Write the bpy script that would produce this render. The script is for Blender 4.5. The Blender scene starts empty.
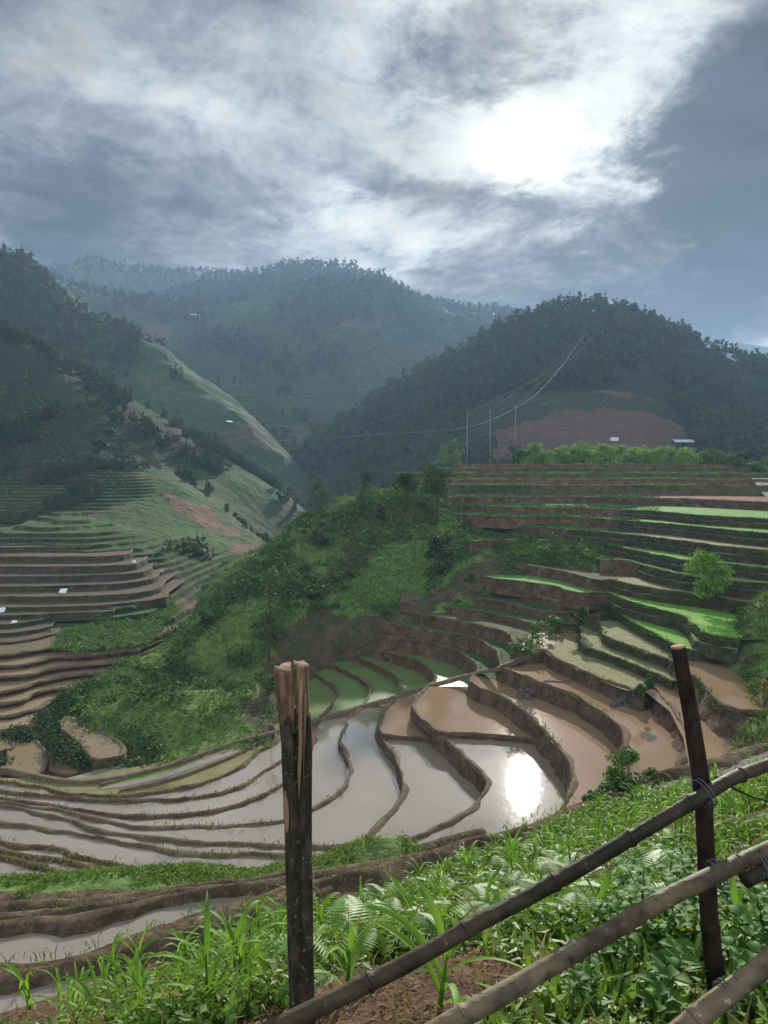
import bpy, math, random
import numpy as np
from mathutils import Vector, Matrix
from mathutils.geometry import tessellate_polygon
from mathutils import noise as mnoise

rng = np.random.default_rng(7)
random.seed(7)
sc = bpy.context.scene
col = sc.collection
R = math.radians

# ------------------------------------------------------------------ camera
PITCH = R(3.25)
FPX = 740.0
cp, sp = math.cos(PITCH), math.sin(PITCH)
cam = bpy.data.objects.new('camera', bpy.data.cameras.new('camera'))
col.objects.link(cam)
cam.rotation_euler = (math.pi/2 - PITCH, 0, 0)
cam.data.sensor_fit = 'VERTICAL'
cam.data.sensor_height = 36.0
cam.data.sensor_width = 27.0
cam.data.lens = 36.0*FPX/1024
cam.data.clip_start = 0.05
cam.data.clip_end = 30000
sc.camera = cam

def ray(px, py):
    a = (px-384)/FPX; b = (512-py)/FPX
    return np.array([a, cp + b*sp, -sp + b*cp])
def atz(px, py, z):                 # where the sight line of a photo point meets height z
    r = ray(px, py); return r*(z/r[2])
def atd(px, py, d):                 # the point of the sight line at ground distance d
    r = ray(px, py); return r*(d/r[1])
def unit(px, py):
    r = ray(px, py); return r/np.linalg.norm(r)

# ------------------------------------------------------------------ objects
def tag(o, label=None, cat=None, group=None, kind=None):
    if label: o['label'] = label
    if cat: o['category'] = cat
    if group: o['group'] = group
    if kind: o['kind'] = kind
    return o
def empty(name, loc=(0,0,0), rz=0):
    o = bpy.data.objects.new(name, None); col.objects.link(o)
    o.location = [float(v) for v in loc]; o.rotation_euler = (0,0,rz); o.empty_display_size = .1
    return o
def link(name, me, parent=None):
    o = bpy.data.objects.new(name, me); col.objects.link(o)
    if parent: o.parent = parent
    return o
def mesh(name, V, F, mats, smooth=True, fmat=None, attrs=None):
    """V (n,3); F: (m,4)/(m,3) int array or a list of them"""
    V = np.asarray(V, dtype=np.float32)
    if not isinstance(F, list) or not isinstance(F[0], np.ndarray): F = [np.array(F)]
    F = [np.asarray(f, dtype=np.int32) for f in F if len(f)]
    me = bpy.data.meshes.new(name)
    me.vertices.add(len(V)); me.vertices.foreach_set('co', V.ravel())
    loops = np.concatenate([f.ravel() for f in F])
    tot = np.concatenate([np.full(len(f), f.shape[1], dtype=np.int32) for f in F])
    st = np.concatenate([[0], np.cumsum(tot)[:-1]]).astype(np.int32)
    me.loops.add(len(loops)); me.loops.foreach_set('vertex_index', loops)
    me.polygons.add(len(tot)); me.polygons.foreach_set('loop_start', st)
    me.polygons.foreach_set('loop_total', tot)
    me.polygons.foreach_set('use_smooth', np.full(len(tot), smooth))
    for m in (mats if isinstance(mats, (list, tuple)) else [mats]): me.materials.append(m)
    if fmat is not None: me.polygons.foreach_set('material_index', np.asarray(fmat, dtype=np.int32))
    me.update(calc_edges=True)
    for k, a in (attrs or {}).items():
        at = me.attributes.new(k, 'FLOAT', 'POINT'); at.data.foreach_set('value', np.asarray(a, dtype=np.float32))
    return me

# ------------------------------------------------------------------ numpy noise
def _hash(ix, iy, seed):
    h = (ix.astype(np.int64)*374761393 + iy.astype(np.int64)*668265263 + seed*974711) & 0x7fffffff
    h = ((h ^ (h >> 13))*1274126177) & 0x7fffffff
    return ((h ^ (h >> 16)) & 0xffff)/65535.0
def vnoise(x, y, seed=0):
    ix = np.floor(x); iy = np.floor(y); fx = x-ix; fy = y-iy
    fx = fx*fx*(3-2*fx); fy = fy*fy*(3-2*fy)
    a = _hash(ix, iy, seed); b = _hash(ix+1, iy, seed); c = _hash(ix, iy+1, seed); d = _hash(ix+1, iy+1, seed)
    return (a*(1-fx)+b*fx)*(1-fy) + (c*(1-fx)+d*fx)*fy - .5
def fbm(x, y, sc_, oct=4, seed=0):
    r = 0; a = 1.0; x = np.asarray(x)/sc_; y = np.asarray(y)/sc_
    for o in range(oct):
        r = r + a*vnoise(x, y, seed+o*17); x = x*2.03+3.1; y = y*2.03+1.7; a *= .5
    return r

# ------------------------------------------------------------------ materials
MATS = {}
class NT:
    def __init__(s, name):
        s.m = bpy.data.materials.new(name); s.m.use_nodes = True; s.t = s.m.node_tree
        s.b = s.t.nodes['Principled BSDF']; s.out = s.t.nodes['Material Output']
    def n(s, t, **k):
        nd = s.t.nodes.new(t)
        for a, v in k.items(): setattr(nd, a, v)
        return nd
    def l(s, a, b): s.t.links.new(a, b)
    def coord(s): return s.n('ShaderNodeTexCoord').outputs['Object']
    def noise(s, scale, detail=4, rough=.55, vec=None, stretch=None):
        nd = s.n('ShaderNodeTexNoise'); nd.inputs['Scale'].default_value = scale
        nd.inputs['Detail'].default_value = detail; nd.inputs['Roughness'].default_value = rough
        v = vec or s.coord()
        if stretch:
            mp = s.n('ShaderNodeMapping'); mp.inputs['Scale'].default_value = stretch; s.l(v, mp.inputs['Vector']); v = mp.outputs[0]
        s.l(v, nd.inputs['Vector']); return nd.outputs['Fac']
    def ramp(s, fac, stops):
        nd = s.n('ShaderNodeValToRGB'); e = nd.color_ramp.elements
        while len(e) < len(stops): e.new(.5)
        for el, (p, c) in zip(e, stops): el.position = p; el.color = (*c, 1)
        s.l(fac, nd.inputs['Fac']); return nd.outputs['Color']
    def mix(s, fac, a, b, mode='MIX'):
        nd = s.n('ShaderNodeMix', data_type='RGBA', blend_type=mode)
        for inp, v in ((nd.inputs['Factor'], fac), (nd.inputs[6], a), (nd.inputs[7], b)):
            if hasattr(v, 'links') or hasattr(v, 'node'): s.l(v, inp)
            elif isinstance(v, (int, float)): inp.default_value = v
            else: inp.default_value = (*v, 1)
        return nd.outputs[2]
    def math(s, op, a, b=0.0, c=None, clamp=False):
        nd = s.n('ShaderNodeMath', operation=op, use_clamp=clamp)
        for i, v in enumerate((a, b) if c is None else (a, b, c)):
            if hasattr(v, 'node'): s.l(v, nd.inputs[i])
            else: nd.inputs[i].default_value = v
        return nd.outputs[0]
    def mapr(s, v, a, b, c=0., d=1., smooth=True):
        nd = s.n('ShaderNodeMapRange', interpolation_type='SMOOTHSTEP' if smooth else 'LINEAR')
        s.l(v, nd.inputs[0])
        for i, x in enumerate((a, b, c, d)): nd.inputs[i+1].default_value = x
        return nd.outputs[0]
    def bump(s, h, dist, strength=1.0):
        nd = s.n('ShaderNodeBump'); nd.inputs['Distance'].default_value = dist; nd.inputs['Strength'].default_value = strength
        s.l(h, nd.inputs['Height']); s.l(nd.outputs[0], s.b.inputs['Normal'])
    def slope(s):
        g = s.n('ShaderNodeNewGeometry'); x = s.n('ShaderNodeSeparateXYZ'); s.l(g.outputs['True Normal'], x.inputs[0]); return x.outputs['Z']
    def done(s, colr, rough=.85, spec=.3):
        if hasattr(colr, 'node'): s.l(colr, s.b.inputs['Base Color'])
        else: s.b.inputs['Base Color'].default_value = (*colr, 1)
        s.b.inputs['Roughness'].default_value = rough
        s.b.inputs['Specular IOR Level'].default_value = spec*.8
        MATS[s.m.name] = s.m
        return s.m

def soil_mat(name, dark, mid, light, scale=.8, bump=.12, grass=None, gthr=.6, streak=True):
    s = NT(name)
    n1 = s.noise(scale, 6, .65); n2 = s.noise(scale*7, 4, .7, stretch=(1,1,.45) if streak else None)
    f = s.math('ADD', s.math('MULTIPLY', n1, .6), s.math('MULTIPLY', n2, .4))
    c = s.ramp(f, [(.32, dark), (.5, mid), (.68, light)])
    if grass:
        g = s.noise(scale*1.7, 5, .7); k = s.mapr(g, gthr-.06, gthr+.06)
        g2 = s.mix(s.noise(scale*9, 2), [v*.6 for v in grass], [v*1.3 for v in grass])
        c = s.mix(k, c, g2)
    s.bump(s.math('ADD', n1, s.math('MULTIPLY', n2, .5)), bump)
    return s.done(c, .95, .15)
mud      = soil_mat('mud_riser', (.035,.023,.015), (.125,.078,.05), (.26,.175,.115), .9, .35, (.05,.075,.025), .66)
mud_top  = soil_mat('mud_path', (.06,.042,.028), (.13,.095,.065), (.22,.165,.115), 1.5, .08, (.07,.11,.03), .60)
mud_red  = soil_mat('red_earth', (.07,.03,.018), (.16,.07,.042), (.26,.13,.08), .5, .2, (.05,.09,.03), .6)
mud_dark = soil_mat('dark_field_soil', (.04,.028,.02), (.085,.06,.045), (.14,.10,.075), .8, .1, (.05,.085,.03), .56)
earthsl  = soil_mat('earth_slope', (.04,.027,.018), (.12,.082,.056), (.22,.16,.11), .5, .9, (.06,.11,.035), .54)
mudbank  = soil_mat('mud_bank', (.035,.025,.017), (.12,.085,.055), (.25,.19,.125), 2.2, .2, (.06,.09,.03), .66)
nearsoil = soil_mat('near_soil', (.035,.022,.014), (.10,.06,.038), (.18,.115,.075), 3.0, .08, (.06,.075,.03), .62)

def green_mat(name, a, b, c, scale=.5, bump=.25, fine=6):
    s = NT(name)
    n1 = s.noise(scale, 5, .6); n2 = s.noise(scale*fine, 3, .7)
    f = s.math('ADD', s.math('MULTIPLY', n1, .55), s.math('MULTIPLY', n2, .45))
    cc = s.ramp(f, [(.34, a), (.5, b), (.66, c)])
    s.bump(f, bump)
    return s.done(cc, .9, .15)
grass_sl = green_mat('grass_slope', (.045,.075,.022), (.095,.155,.038), (.14,.215,.055), .25, .5)
meadow_m = green_mat('meadow', (.07,.13,.03), (.10,.18,.04), (.13,.225,.05), .9, .2)
rice     = green_mat('young_rice', (.09,.22,.025), (.14,.32,.038), (.19,.40,.06), .9, .2, 14)
drygrass = green_mat('stubble_grass', (.11,.12,.045), (.17,.165,.075), (.24,.22,.11), .8, .1, 10)
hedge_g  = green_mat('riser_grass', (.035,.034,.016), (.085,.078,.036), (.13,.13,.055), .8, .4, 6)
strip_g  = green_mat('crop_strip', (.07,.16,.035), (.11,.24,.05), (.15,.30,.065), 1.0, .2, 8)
cabbage_g= green_mat('leafy_crop', (.025,.05,.02), (.055,.10,.04), (.10,.16,.065), 1.3, .5, 4)

def water_mat(name, base, wave=.006, ior=1.9, rough=.04, green=None, wscale=1.6):
    s = NT(name)
    n = s.noise(.12, 4, .6)
    c = s.mix(n, [v*.75 for v in base], [v*1.2 for v in base])
    if green:
        g = s.mapr(s.noise(.35, 5, .7), .36, .58)
        gg = s.mix(s.noise(9, 2), [v*.6 for v in green], [v*1.3 for v in green])
        c = s.mix(s.math('MULTIPLY', g, .9), c, gg)
    w = s.noise(wscale, 4, .6, stretch=(1, .6, 1)); s.bump(w, wave)
    m = s.done(c, rough, .5); s.b.inputs['IOR'].default_value = ior
    return m
water_b = water_mat('brown_water', (.25,.165,.10), .006, 1.30, .055, None, 2.5)
water_w = water_mat('still_water', (.24,.20,.155), .005, 2.25, .025)
water_g = water_mat('green_water', (.12,.13,.05), .006, 1.4, .3, (.10,.19,.045))
water_y = water_mat('silty_water', (.22,.16,.085), .004, 1.45, .1)

terrtread = soil_mat('dry_tread', (.055,.040,.030), (.095,.068,.052), (.14,.11,.08), .5, .15, (.09,.12,.05), .62)
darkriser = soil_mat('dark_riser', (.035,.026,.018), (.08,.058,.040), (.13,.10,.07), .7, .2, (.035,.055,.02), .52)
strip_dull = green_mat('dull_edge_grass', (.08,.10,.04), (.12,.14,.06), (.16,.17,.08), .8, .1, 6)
cropsoil = soil_mat('crop_soil', (.022,.020,.014), (.05,.045,.03), (.08,.07,.05), .9, .2, (.045,.08,.03), .50)
def hill_mat(name, treads, riser, fields, scale, haze=1.0, bump=1.0, patch=.012):
    """terraced far hillside: treads, darker risers, and fields of other colours"""
    s = NT(name)
    z = s.slope()
    big = s.noise(patch, 3, .5); n2 = s.noise(scale, 5, .65); n3 = s.noise(scale*6, 3, .7)
    t = s.ramp(big, [(.38, treads[0]), (.5, treads[1]), (.62, treads[2])])
    t = s.mix(s.math('MULTIPLY', n2, 1.0), [v*.45 for v in treads[1]], t)
    vor = s.n('ShaderNodeTexVoronoi'); vor.inputs['Scale'].default_value = patch*2.2
    mp = s.n('ShaderNodeMapping'); mp.inputs['Scale'].default_value = (1,1,4.5); dn = s.n('ShaderNodeTexNoise'); dn.inputs['Scale'].default_value = patch*6; dn.inputs['Detail'].default_value = 4; s.l(s.coord(), dn.inputs['Vector'])
    va = s.n('ShaderNodeVectorMath', operation='SCALE'); s.l(dn.outputs['Color'], va.inputs[0]); va.inputs['Scale'].default_value = .35/patch
    vb = s.n('ShaderNodeVectorMath', operation='ADD'); s.l(s.coord(), vb.inputs[0]); s.l(va.outputs[0], vb.inputs[1]); s.l(vb.outputs[0], mp.inputs[0]); s.l(mp.outputs[0], vor.inputs['Vector'])
    sep = s.n('ShaderNodeSeparateColor'); s.l(vor.outputs['Color'], sep.inputs[0])
    t = s.mix(s.math('MULTIPLY', s.mapr(sep.outputs[0], .68, .72), s.mapr(n2, .3, .5)), t, fields[0])
    t = s.mix(s.math('MULTIPLY', s.mapr(sep.outputs[1], .84, .88), s.mapr(n2, .35, .55)), t, fields[1])
    t = s.mix(s.mapr(n3, .50, .62), t, [v*.4 for v in treads[1]])
    k = s.mapr(z, .62, .86)
    r = s.mix(n3, [v*.5 for v in riser], [v*1.5 for v in riser])
    c = s.mix(k, r, t)
    s.bump(s.math('ADD', n2, s.math('MULTIPLY', n3, .4)), bump)
    return s.done(c, .95, .1)
hillL = hill_mat('left_hill', [(.06,.08,.035),(.065,.12,.035),(.08,.14,.038)], (.022,.032,.014), [(.05,.10,.03),(.10,.07,.05)], .12, bump=1.0, patch=.018)
hillM = hill_mat('middle_hill', [(.05,.09,.03),(.065,.12,.036),(.09,.12,.045)], (.03,.05,.02), [(.075,.10,.03),(.14,.07,.05)], .06, bump=3, patch=.009)
hillF = hill_mat('far_hill', [(.06,.10,.04),(.085,.14,.05),(.12,.13,.06)], (.035,.055,.025), [(.06,.10,.035),(.13,.065,.045)], .03, bump=5, patch=.006)
terrbrown = hill_mat('terraced_field_soil', [(.12,.09,.075),(.15,.115,.095),(.13,.12,.075)], (.035,.030,.024), [(.12,.14,.06),(.10,.075,.06)], .2, bump=.5, patch=.03)
terrsilt = hill_mat('silty_terrace', [(.16,.11,.07),(.19,.14,.085),(.12,.12,.06)], (.035,.035,.022), [(.12,.14,.06),(.16,.12,.08)], .25, bump=.3, patch=.03)
redfield = hill_mat('red_field', [(.16,.10,.08),(.20,.125,.10),(.16,.12,.09)], (.10,.065,.05), [(.15,.09,.06),(.10,.08,.05)], .12, bump=.8, patch=.02)
hillcrop = hill_mat('hill_crop', [(.06,.085,.035),(.08,.115,.045),(.09,.10,.05)], (.035,.045,.022), [(.10,.10,.05),(.05,.09,.03)], .15, bump=.8, patch=.03)
terrsilt2 = water_mat('wet_silt', (.26,.19,.115), .006, 1.4, .25)
hillR = hill_mat('right_hill', [(.02,.035,.014),(.03,.045,.02),(.05,.055,.03)], (.03,.035,.02), [(.035,.05,.02),(.03,.045,.02)], .08, bump=2, patch=.01)

def leaf_mat(name, a, b, trans=.25, rough=.5, nscale=.6, spec=.3):
    s = NT(name)
    oi = s.n('ShaderNodeObjectInfo')
    at = s.n('ShaderNodeAttribute', attribute_name='tint')
    n = s.noise(nscale, 3)
    f = s.math('ADD', s.math('MULTIPLY', at.outputs['Fac'], .6), s.math('MULTIPLY', n, .5))
    f = s.math('ADD', f, s.math('MULTIPLY', s.math('SUBTRACT', oi.outputs['Random'], .5), .3))
    c = s.mix(s.mapr(f, .15, .9, smooth=False), a, b)
    m = s.done(c, rough, spec)
    tr = s.n('ShaderNodeBsdfTranslucent'); s.l(s.mix(1.0, c, (1.2,1.25,.7), 'MULTIPLY'), tr.inputs['Color'])
    mx = s.n('ShaderNodeMixShader'); mx.inputs[0].default_value = trans
    s.l(s.b.outputs[0], mx.inputs[1]); s.l(tr.outputs[0], mx.inputs[2]); s.l(mx.outputs[0], s.out.inputs['Surface'])
    return m
leaf_forest = leaf_mat('forest_leaf', (.016,.036,.014), (.07,.115,.04), .2, .7, .05, .1)
leaf_forest2= leaf_mat('forest_leaf_warm', (.03,.040,.014), (.10,.105,.04), .2, .7, .05, .1)
leaf_dark   = leaf_mat('dark_leaf', (.022,.045,.016), (.06,.11,.035), .25, .6, .8, .15)
leaf_mid    = leaf_mat('mid_leaf', (.04,.085,.022), (.10,.19,.045), .3, .6, .8, .2)
leaf_tuft   = leaf_mat('tuft_leaf', (.038,.068,.018), (.165,.26,.055), .3, .7, .12, .1)
leaf_grey   = leaf_mat('grey_leaf', (.04,.065,.035), (.09,.13,.07), .3, .7, .6, .1)
leaf_bright = leaf_mat('bright_leaf', (.07,.17,.025), (.18,.34,.06), .35, .6, .5, .2)
maize_m     = leaf_mat('maize_leaf', (.08,.19,.022), (.21,.38,.05), .42, .55, 3, .2)
weed_m      = leaf_mat('weed_leaf', (.05,.11,.018), (.19,.31,.05), .35, .5, 2, .3)
fern_m      = leaf_mat('fern_leaf', (.06,.17,.035), (.17,.33,.08), .4, .5, 3, .3)
broad_m     = leaf_mat('broad_leaf', (.03,.10,.022), (.11,.24,.045), .30, .60, 4, .15)
dryleaf_m   = leaf_mat('dry_leaf', (.12,.08,.04), (.26,.19,.10), .2, .8, 3, .1)

def bark_mat(name, a, b, scale=8, bump=.02, stretch=(1,1,.25)):
    s = NT(name); n = s.noise(scale, 5, .7, stretch=stretch)
    s.bump(n, bump); return s.done(s.ramp(n, [(.35, a), (.65, b)]), .85, .2)
bark = bark_mat('bark', (.03,.024,.018), (.09,.07,.05), 3)
bark_lichen = bark_mat('post_bark', (.012,.010,.009), (.055,.046,.038), 28, .012, (1,1,.5))
def lichen():
    s = NT('lichened_bark'); n = s.noise(30, 6, .7, stretch=(1,1,.4)); m = s.noise(55, 3, .6)
    c = s.ramp(n, [(.33, (.012,.010,.008)), (.52, (.045,.036,.028)), (.70, (.105,.084,.064))])
    c = s.mix(s.mapr(m, .62, .70), c, (.16,.17,.15))
    s.bump(s.math('ADD', n, s.math('MULTIPLY', m, .3)), .010); return s.done(c, .85, .2)
postbark = lichen()
def peeling(z0):
    '''bark below, bare wood above an uneven edge'''
    s = NT('peeling_post'); co = s.coord(); sx_ = s.n('ShaderNodeSeparateXYZ'); s.l(co, sx_.inputs[0])
    n = s.noise(30, 6, .7, stretch=(1,1,.4)); m = s.noise(55, 3, .6); c = s.ramp(n, [(.33, (.012,.010,.008)), (.52, (.045,.036,.028)), (.70, (.105,.084,.064))])
    c = s.mix(s.mapr(m, .62, .70), c, (.16,.17,.15))
    g1 = s.noise(60, 5, .7, stretch=(1,1,.05)); wd = s.ramp(g1, [(.3, (.06,.035,.022)), (.5, (.17,.105,.065)), (.72, (.33,.22,.14))])
    wd = s.mix(s.mapr(s.noise(14, 4, .7, stretch=(1,1,.3)), .5, .66), wd, (.05,.034,.025))
    e = s.math('ADD', sx_.outputs['Z'], s.math('MULTIPLY', s.math('SUBTRACT', s.noise(16, 4, .7, stretch=(1,1,.25)), .5), .34))
    k = s.mapr(e, z0-.006, z0+.006)
    s.bump(s.math('ADD', s.math('MULTIPLY', n, s.math('SUBTRACT', 1.0, k)), s.math('MULTIPLY', g1, .5)), .008)
    return s.done(s.mix(k, c, wd), .85, .2)
barewood = bark_mat('bare_wood', (.075,.045,.03), (.25,.16,.105), 26, .006, (1,1,.08))
heartwood = bark_mat('split_wood', (.20,.12,.07), (.36,.235,.15), 30, .004, (1,1,.1))
sapling = bark_mat('pole_bark', (.010,.007,.006), (.045,.028,.024), 30, .006, (1,1,.4))
def bamboo(name, a, b, dirt):
    s = NT(name); n = s.noise(6, 5, .7, stretch=(.25,1,1)); n2 = s.noise(45, 3, .7, stretch=(.1,1,1)); d = s.noise(3.5, 4, .7)
    c = s.ramp(n, [(.35, a), (.65, b)]); c = s.mix(s.math('MULTIPLY', n2, .5), c, dirt)
    c = s.mix(s.mapr(d, .42, .66), c, dirt); sp_ = s.noise(28, 4, .75); c = s.mix(s.mapr(sp_, .60, .68), c, [v*.4 for v in dirt]); c = s.mix(s.mapr(sp_, .36, .28), c, [min(1, v*1.5) for v in b])
    s.bump(s.math('ADD', n2, s.math('MULTIPLY', d, 2.0)), .004); return s.done(c, .62, .3)
bam1 = bamboo('weathered_bamboo', (.032,.024,.014), (.10,.075,.045), (.014,.011,.008))
bam2 = bamboo('tan_bamboo', (.11,.082,.048), (.27,.205,.125), (.035,.026,.017))
def plain(name, c, rough=.6, spec=.3, metal=0):
    s = NT(name); n = s.noise(20, 3)
    m = s.done(s.mix(n, [v*.75 for v in c], [min(1, v*1.2) for v in c]), rough, spec); s.b.inputs['Metallic'].default_value = metal; return m
twine = plain('tie_strip', (.085,.095,.115), .6)
roof_m = plain('roof_sheet', (.50,.52,.56), .5)
wall_m = plain('hut_wall', (.10,.07,.055), .9)
concrete = plain('pole_concrete', (.22,.22,.21), .9)
cable_m = plain('cable', (.17,.17,.18), .8, .1)
cable_b = plain('pale_cable', (.30,.30,.31), .7, .2)
slab_m = plain('road_concrete', (.45,.44,.41), .9)
white_m = plain('white_plastic', (.75,.76,.78), .5)
stone_m = plain('stone', (.11,.095,.08), .9)

# ------------------------------------------------------------------ thin-plate height fields
class TPS:
    def __init__(s, pts, lam=1e-4):
        P = np.array(pts, dtype=float); s.c = P[:, :2].mean(0); s.k = max(np.ptp(P[:, 0]), np.ptp(P[:, 1]))
        s.P = (P[:, :2]-s.c)/s.k; n = len(P)
        K = s._U(s.P, s.P) + lam*np.eye(n)
        A = np.zeros((n+3, n+3)); A[:n, :n] = K; Q = np.c_[np.ones(n), s.P]; A[:n, n:] = Q; A[n:, :n] = Q.T
        s.w = np.linalg.solve(A, np.r_[P[:, 2], 0, 0, 0])
    def _U(s, a, b):
        d2 = ((a[:, None]-b[None])**2).sum(2); return np.where(d2 > 1e-12, .5*d2*np.log(d2+1e-20), 0)
    def __call__(s, x, y):
        sh = np.shape(x); q = np.c_[np.ravel(x), np.ravel(y)]; q = (q-s.c)/s.k; out = np.empty(len(q))
        for i in range(0, len(q), 60000):
            j = q[i:i+60000]; out[i:i+60000] = s._U(j, s.P)@s.w[:-3] + s.w[-3] + j@s.w[-2:]
        return out.reshape(sh)
def grid_mesh(name, X, Y, Z, mats, fmat=None):
    n, m = X.shape
    V = np.stack([X, Y, Z], -1).reshape(-1, 3)
    i = np.arange(n*m).reshape(n, m)
    F = np.stack([i[:-1, :-1], i[1:, :-1], i[1:, 1:], i[:-1, 1:]], -1).reshape(-1, 4)
    return mesh(name, V, F, mats, True, fmat)
def polar(a0, a1, na, r0, r1, nr):
    """sector grid: a = x/y slope"""
    a = np.linspace(a0, a1, na); r = np.geomspace(r0, r1, nr)
    A, Rr = np.meshgrid(a, r, indexing='ij')
    return A*Rr, Rr
def terr(z, step, riser=.35, ph=0.):
    t = z/step+ph; f = t-np.floor(t); s = np.clip((f-(1-riser))/riser, 0, 1); s = s*s*(3-2*s)
    return step*(np.floor(t)+s*.96+f*.04-ph)

# ------------------------------------------------------------------ traced terraces
LV = dict(L1=-24.8, L2=-24.55, L3=-24.3, A=-23.9, B=-23.25, C=-22.1, L7=-21.75, L8=-21.45, L9=-21.15, D=-20.5, E=-19.15,
          F=-18.0, T1=-17.3, T2=-16.5, P1=-15.6, P2=-14.1, P3=-12.8, P4=-11.3, P5=-10.1, P6=-8.6, P7=-7.2, P8=-6.05, P9=-4.9)
RIM = {}
RIM['L1'] = ([(215,708),(240,700),(253,702),(259,710),(262,722)], [(276,733),(272,744),(259,752),(235.5,771),(212,782),(182,789),(156,794),(117,797),(75,795.5),(39,788),(0,782),(-60,776)])
RIM['L2'] = ([(262,694),(285,690),(300,697),(305,706),(303,716)], [(300,730),(292,748),(282,760),(261,773),(248,783),(225,792),(196,798),(156,801),(104,801),(60,798),(22,795),(0,791.6),(-60,786)])
RIM['L3'] = ([(295,678),(310,674),(328,684),(336,694),(331,705)], [(316,722),(308,750),(300,770),(284,784.6),(264,796),(238,805),(199,813),(143,816),(88,812),(52,806),(31,803),(0,798),(-60,790)])
RIM['A'] = ([(318,662),(337,668),(352,675),(365,684),(369,692),(366,700)], [(360,708),(348,718),(346,726),(340,741),(347,762),(347,772),(340,791),(313,808),(274,822),(228,827),(180,826),(135,827),(99,820),(52,810),(0,803),(-60,796)])
RIM['B'] = ([(340,650),(360,658),(378,667),(393.6,676),(399,684),(397,692)], [(393,699),(383,711),(379,722),(379,735),(392,754),(401,777),(402,793),(394,806),(379,821),(361,840),(340,846),(310,847),(282,846),(207,844),(156,838.5),(112,833),(65,820),(0,806),(-60,796)])
RIM['C'] = ([(345,640),(365,645),(396,655.5),(420,663),(433,674),(434,681)], [(428,687),(416,699),(414,712),(426,724),(441,738),(465,761),(485,780),(484,790),(473,806),(452,821),(426,834),(407,840),(370,852),(330,857),(282,856),(199,854),(156,848),(104,840),(52,831),(0,821.6),(-60,812)])
RIM['D'] = ([(380,636),(400,640),(426,643),(452,650.7),(470,660),(478,668)], [(476,674),(470,681),(480,689),(501,698),(532,721),(558,750),(571,768),(571,789),(556,812),(540,840)])
RIM['E'] = ([(380,622),(400,626),(439,632),(473,639),(491,648),(499,657),(499,664)], [(501,668),(519,675),(542,685),(576,698),(602,714),(620,729),(626,745),(626,766),(620,790),(600,830)])
RIM['F'] = ([(400,612),(423,615),(465,623),(496,630),(512,639),(515,650),(530,652)], [(545,651),(555,659),(584,672),(610,684),(628,690),(640,697),(651,689),(662,700),(672,711),(685,737),(690,762),(680,800)])
RIM['T1'] = ([(400,602),(421,604),(452,608),(486,613),(514,619),(530,623),(560,624)], [(580,627),(582,645),(600,652.5),(626,662),(647,671),(660,676),(672,682)])
RIM['T2'] = ([(430,592),(449,595),(486,600),(517,606),(540,611.6),(585,614)], [(602,627),(605,636),(626,645),(649,654),(665,659),(680,667),(696,678),(705,688),(716,702),(735,711),(756,712),(800,716)])
RIM['P1'] = ([(445,582),(465,585.6),(496,589.5),(535,596),(559,602),(600,606)], [(616,612),(635,623.5),(657,635.5),(672,644),(687,650),(703,652),(720,652)])
RIM['P2'] = ([(470,575),(496,579),(530,583),(556,587),(577,593),(600,593)], [(611,594),(626,600.5),(655,609),(681,616),(696,625.6),(703,633),(720,637),(740,640)])
RIM['P3'] = ([(500,562),(522,565),(556,570),(582,576.5),(600,581)], [(611,580),(633,585),(657,589.5),(683,593),(709,596),(735,601),(760,604)])
RIM['P4'] = ([(600,560),(625,561)], [(640,564.4),(655,569),(687,576),(727,581),(766,584),(840,590)])
RIM['P5'] = ([(470,542),(500,540),(540,540)], [(568,541.6),(602,544),(646,553),(672,558),(688,561),(724,564),(768,569),(840,577)])
RIM['P6'] = ([(432,521),(500,525)], [(568,530),(620,534),(672,540),(724,547),(768,551),(840,558)])
RIM['P7'] = ([(445,513),(500,517),(560,517),(600,519)], [(620,520.7),(672,524.6),(724,530),(768,534),(840,540)])
RIM['P8'] = ([(450,505),(500,507),(570,508),(600,509)], [(625,510),(660,512),(698,515.5),(768,519.4),(840,524)])
RIM['P9'] = ([(445,498),(500,498),(560,497)], [(615,498.6),(660,499),(700,500),(768,503),(840,506)])
ORDER = ['L1','L2','L3','A','B','C','L7','L8','L9','D','E','F','T1','T2','P1','P2','P3','P4','P5','P6','P7','P8','P9']
def catmull(P, step):
    P = np.asarray(P, dtype=float); out = []
    Q = np.vstack([2*P[0]-P[1], P, 2*P[-1]-P[-2]])
    for i in range(len(P)-1):
        p0, p1, p2, p3 = Q[i:i+4]; L = np.linalg.norm(p2-p1); n = max(2, int(L/step)+1)
        t = np.linspace(0, 1, n, endpoint=False)[:, None]
        out.append(.5*((2*p1)+(-p0+p2)*t+(2*p0-5*p1+4*p2-p3)*t*t+(-p0+3*p1-3*p2+p3)*t**3))
    out.append(P[-1:]); return np.vstack(out)
WR = {}     # world rims: (crescent part, lower part)
for k, (a, b) in RIM.items():
    z = LV[k]; pts = [atz(px, py, z)[:2] for px, py in a+b]
    full = catmull(pts, .45)
    X = np.array(pts[len(a)]); i = int(np.argmin(((full-X)**2).sum(1)))
    WR[k] = (full[:i+1], full[i:])
# near-side strips at the lower left
for k, pts in dict(L7=[(-60,834),(0,842),(52,850),(104,862),(146,871),(185,880),(230,892)], L8=[(-60,842),(0,850),(52,860.6),(104,870),(150,880),(200,895)],
                   L9=[(-60,850),(0,858),(39,866),(65,873.6),(100,882),(150,895)]).items():
    full = catmull([atz(px, py, LV[k])[:2] for px, py in pts[::-1]], .45); WR[k] = (full[:2], full[1:])

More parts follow.
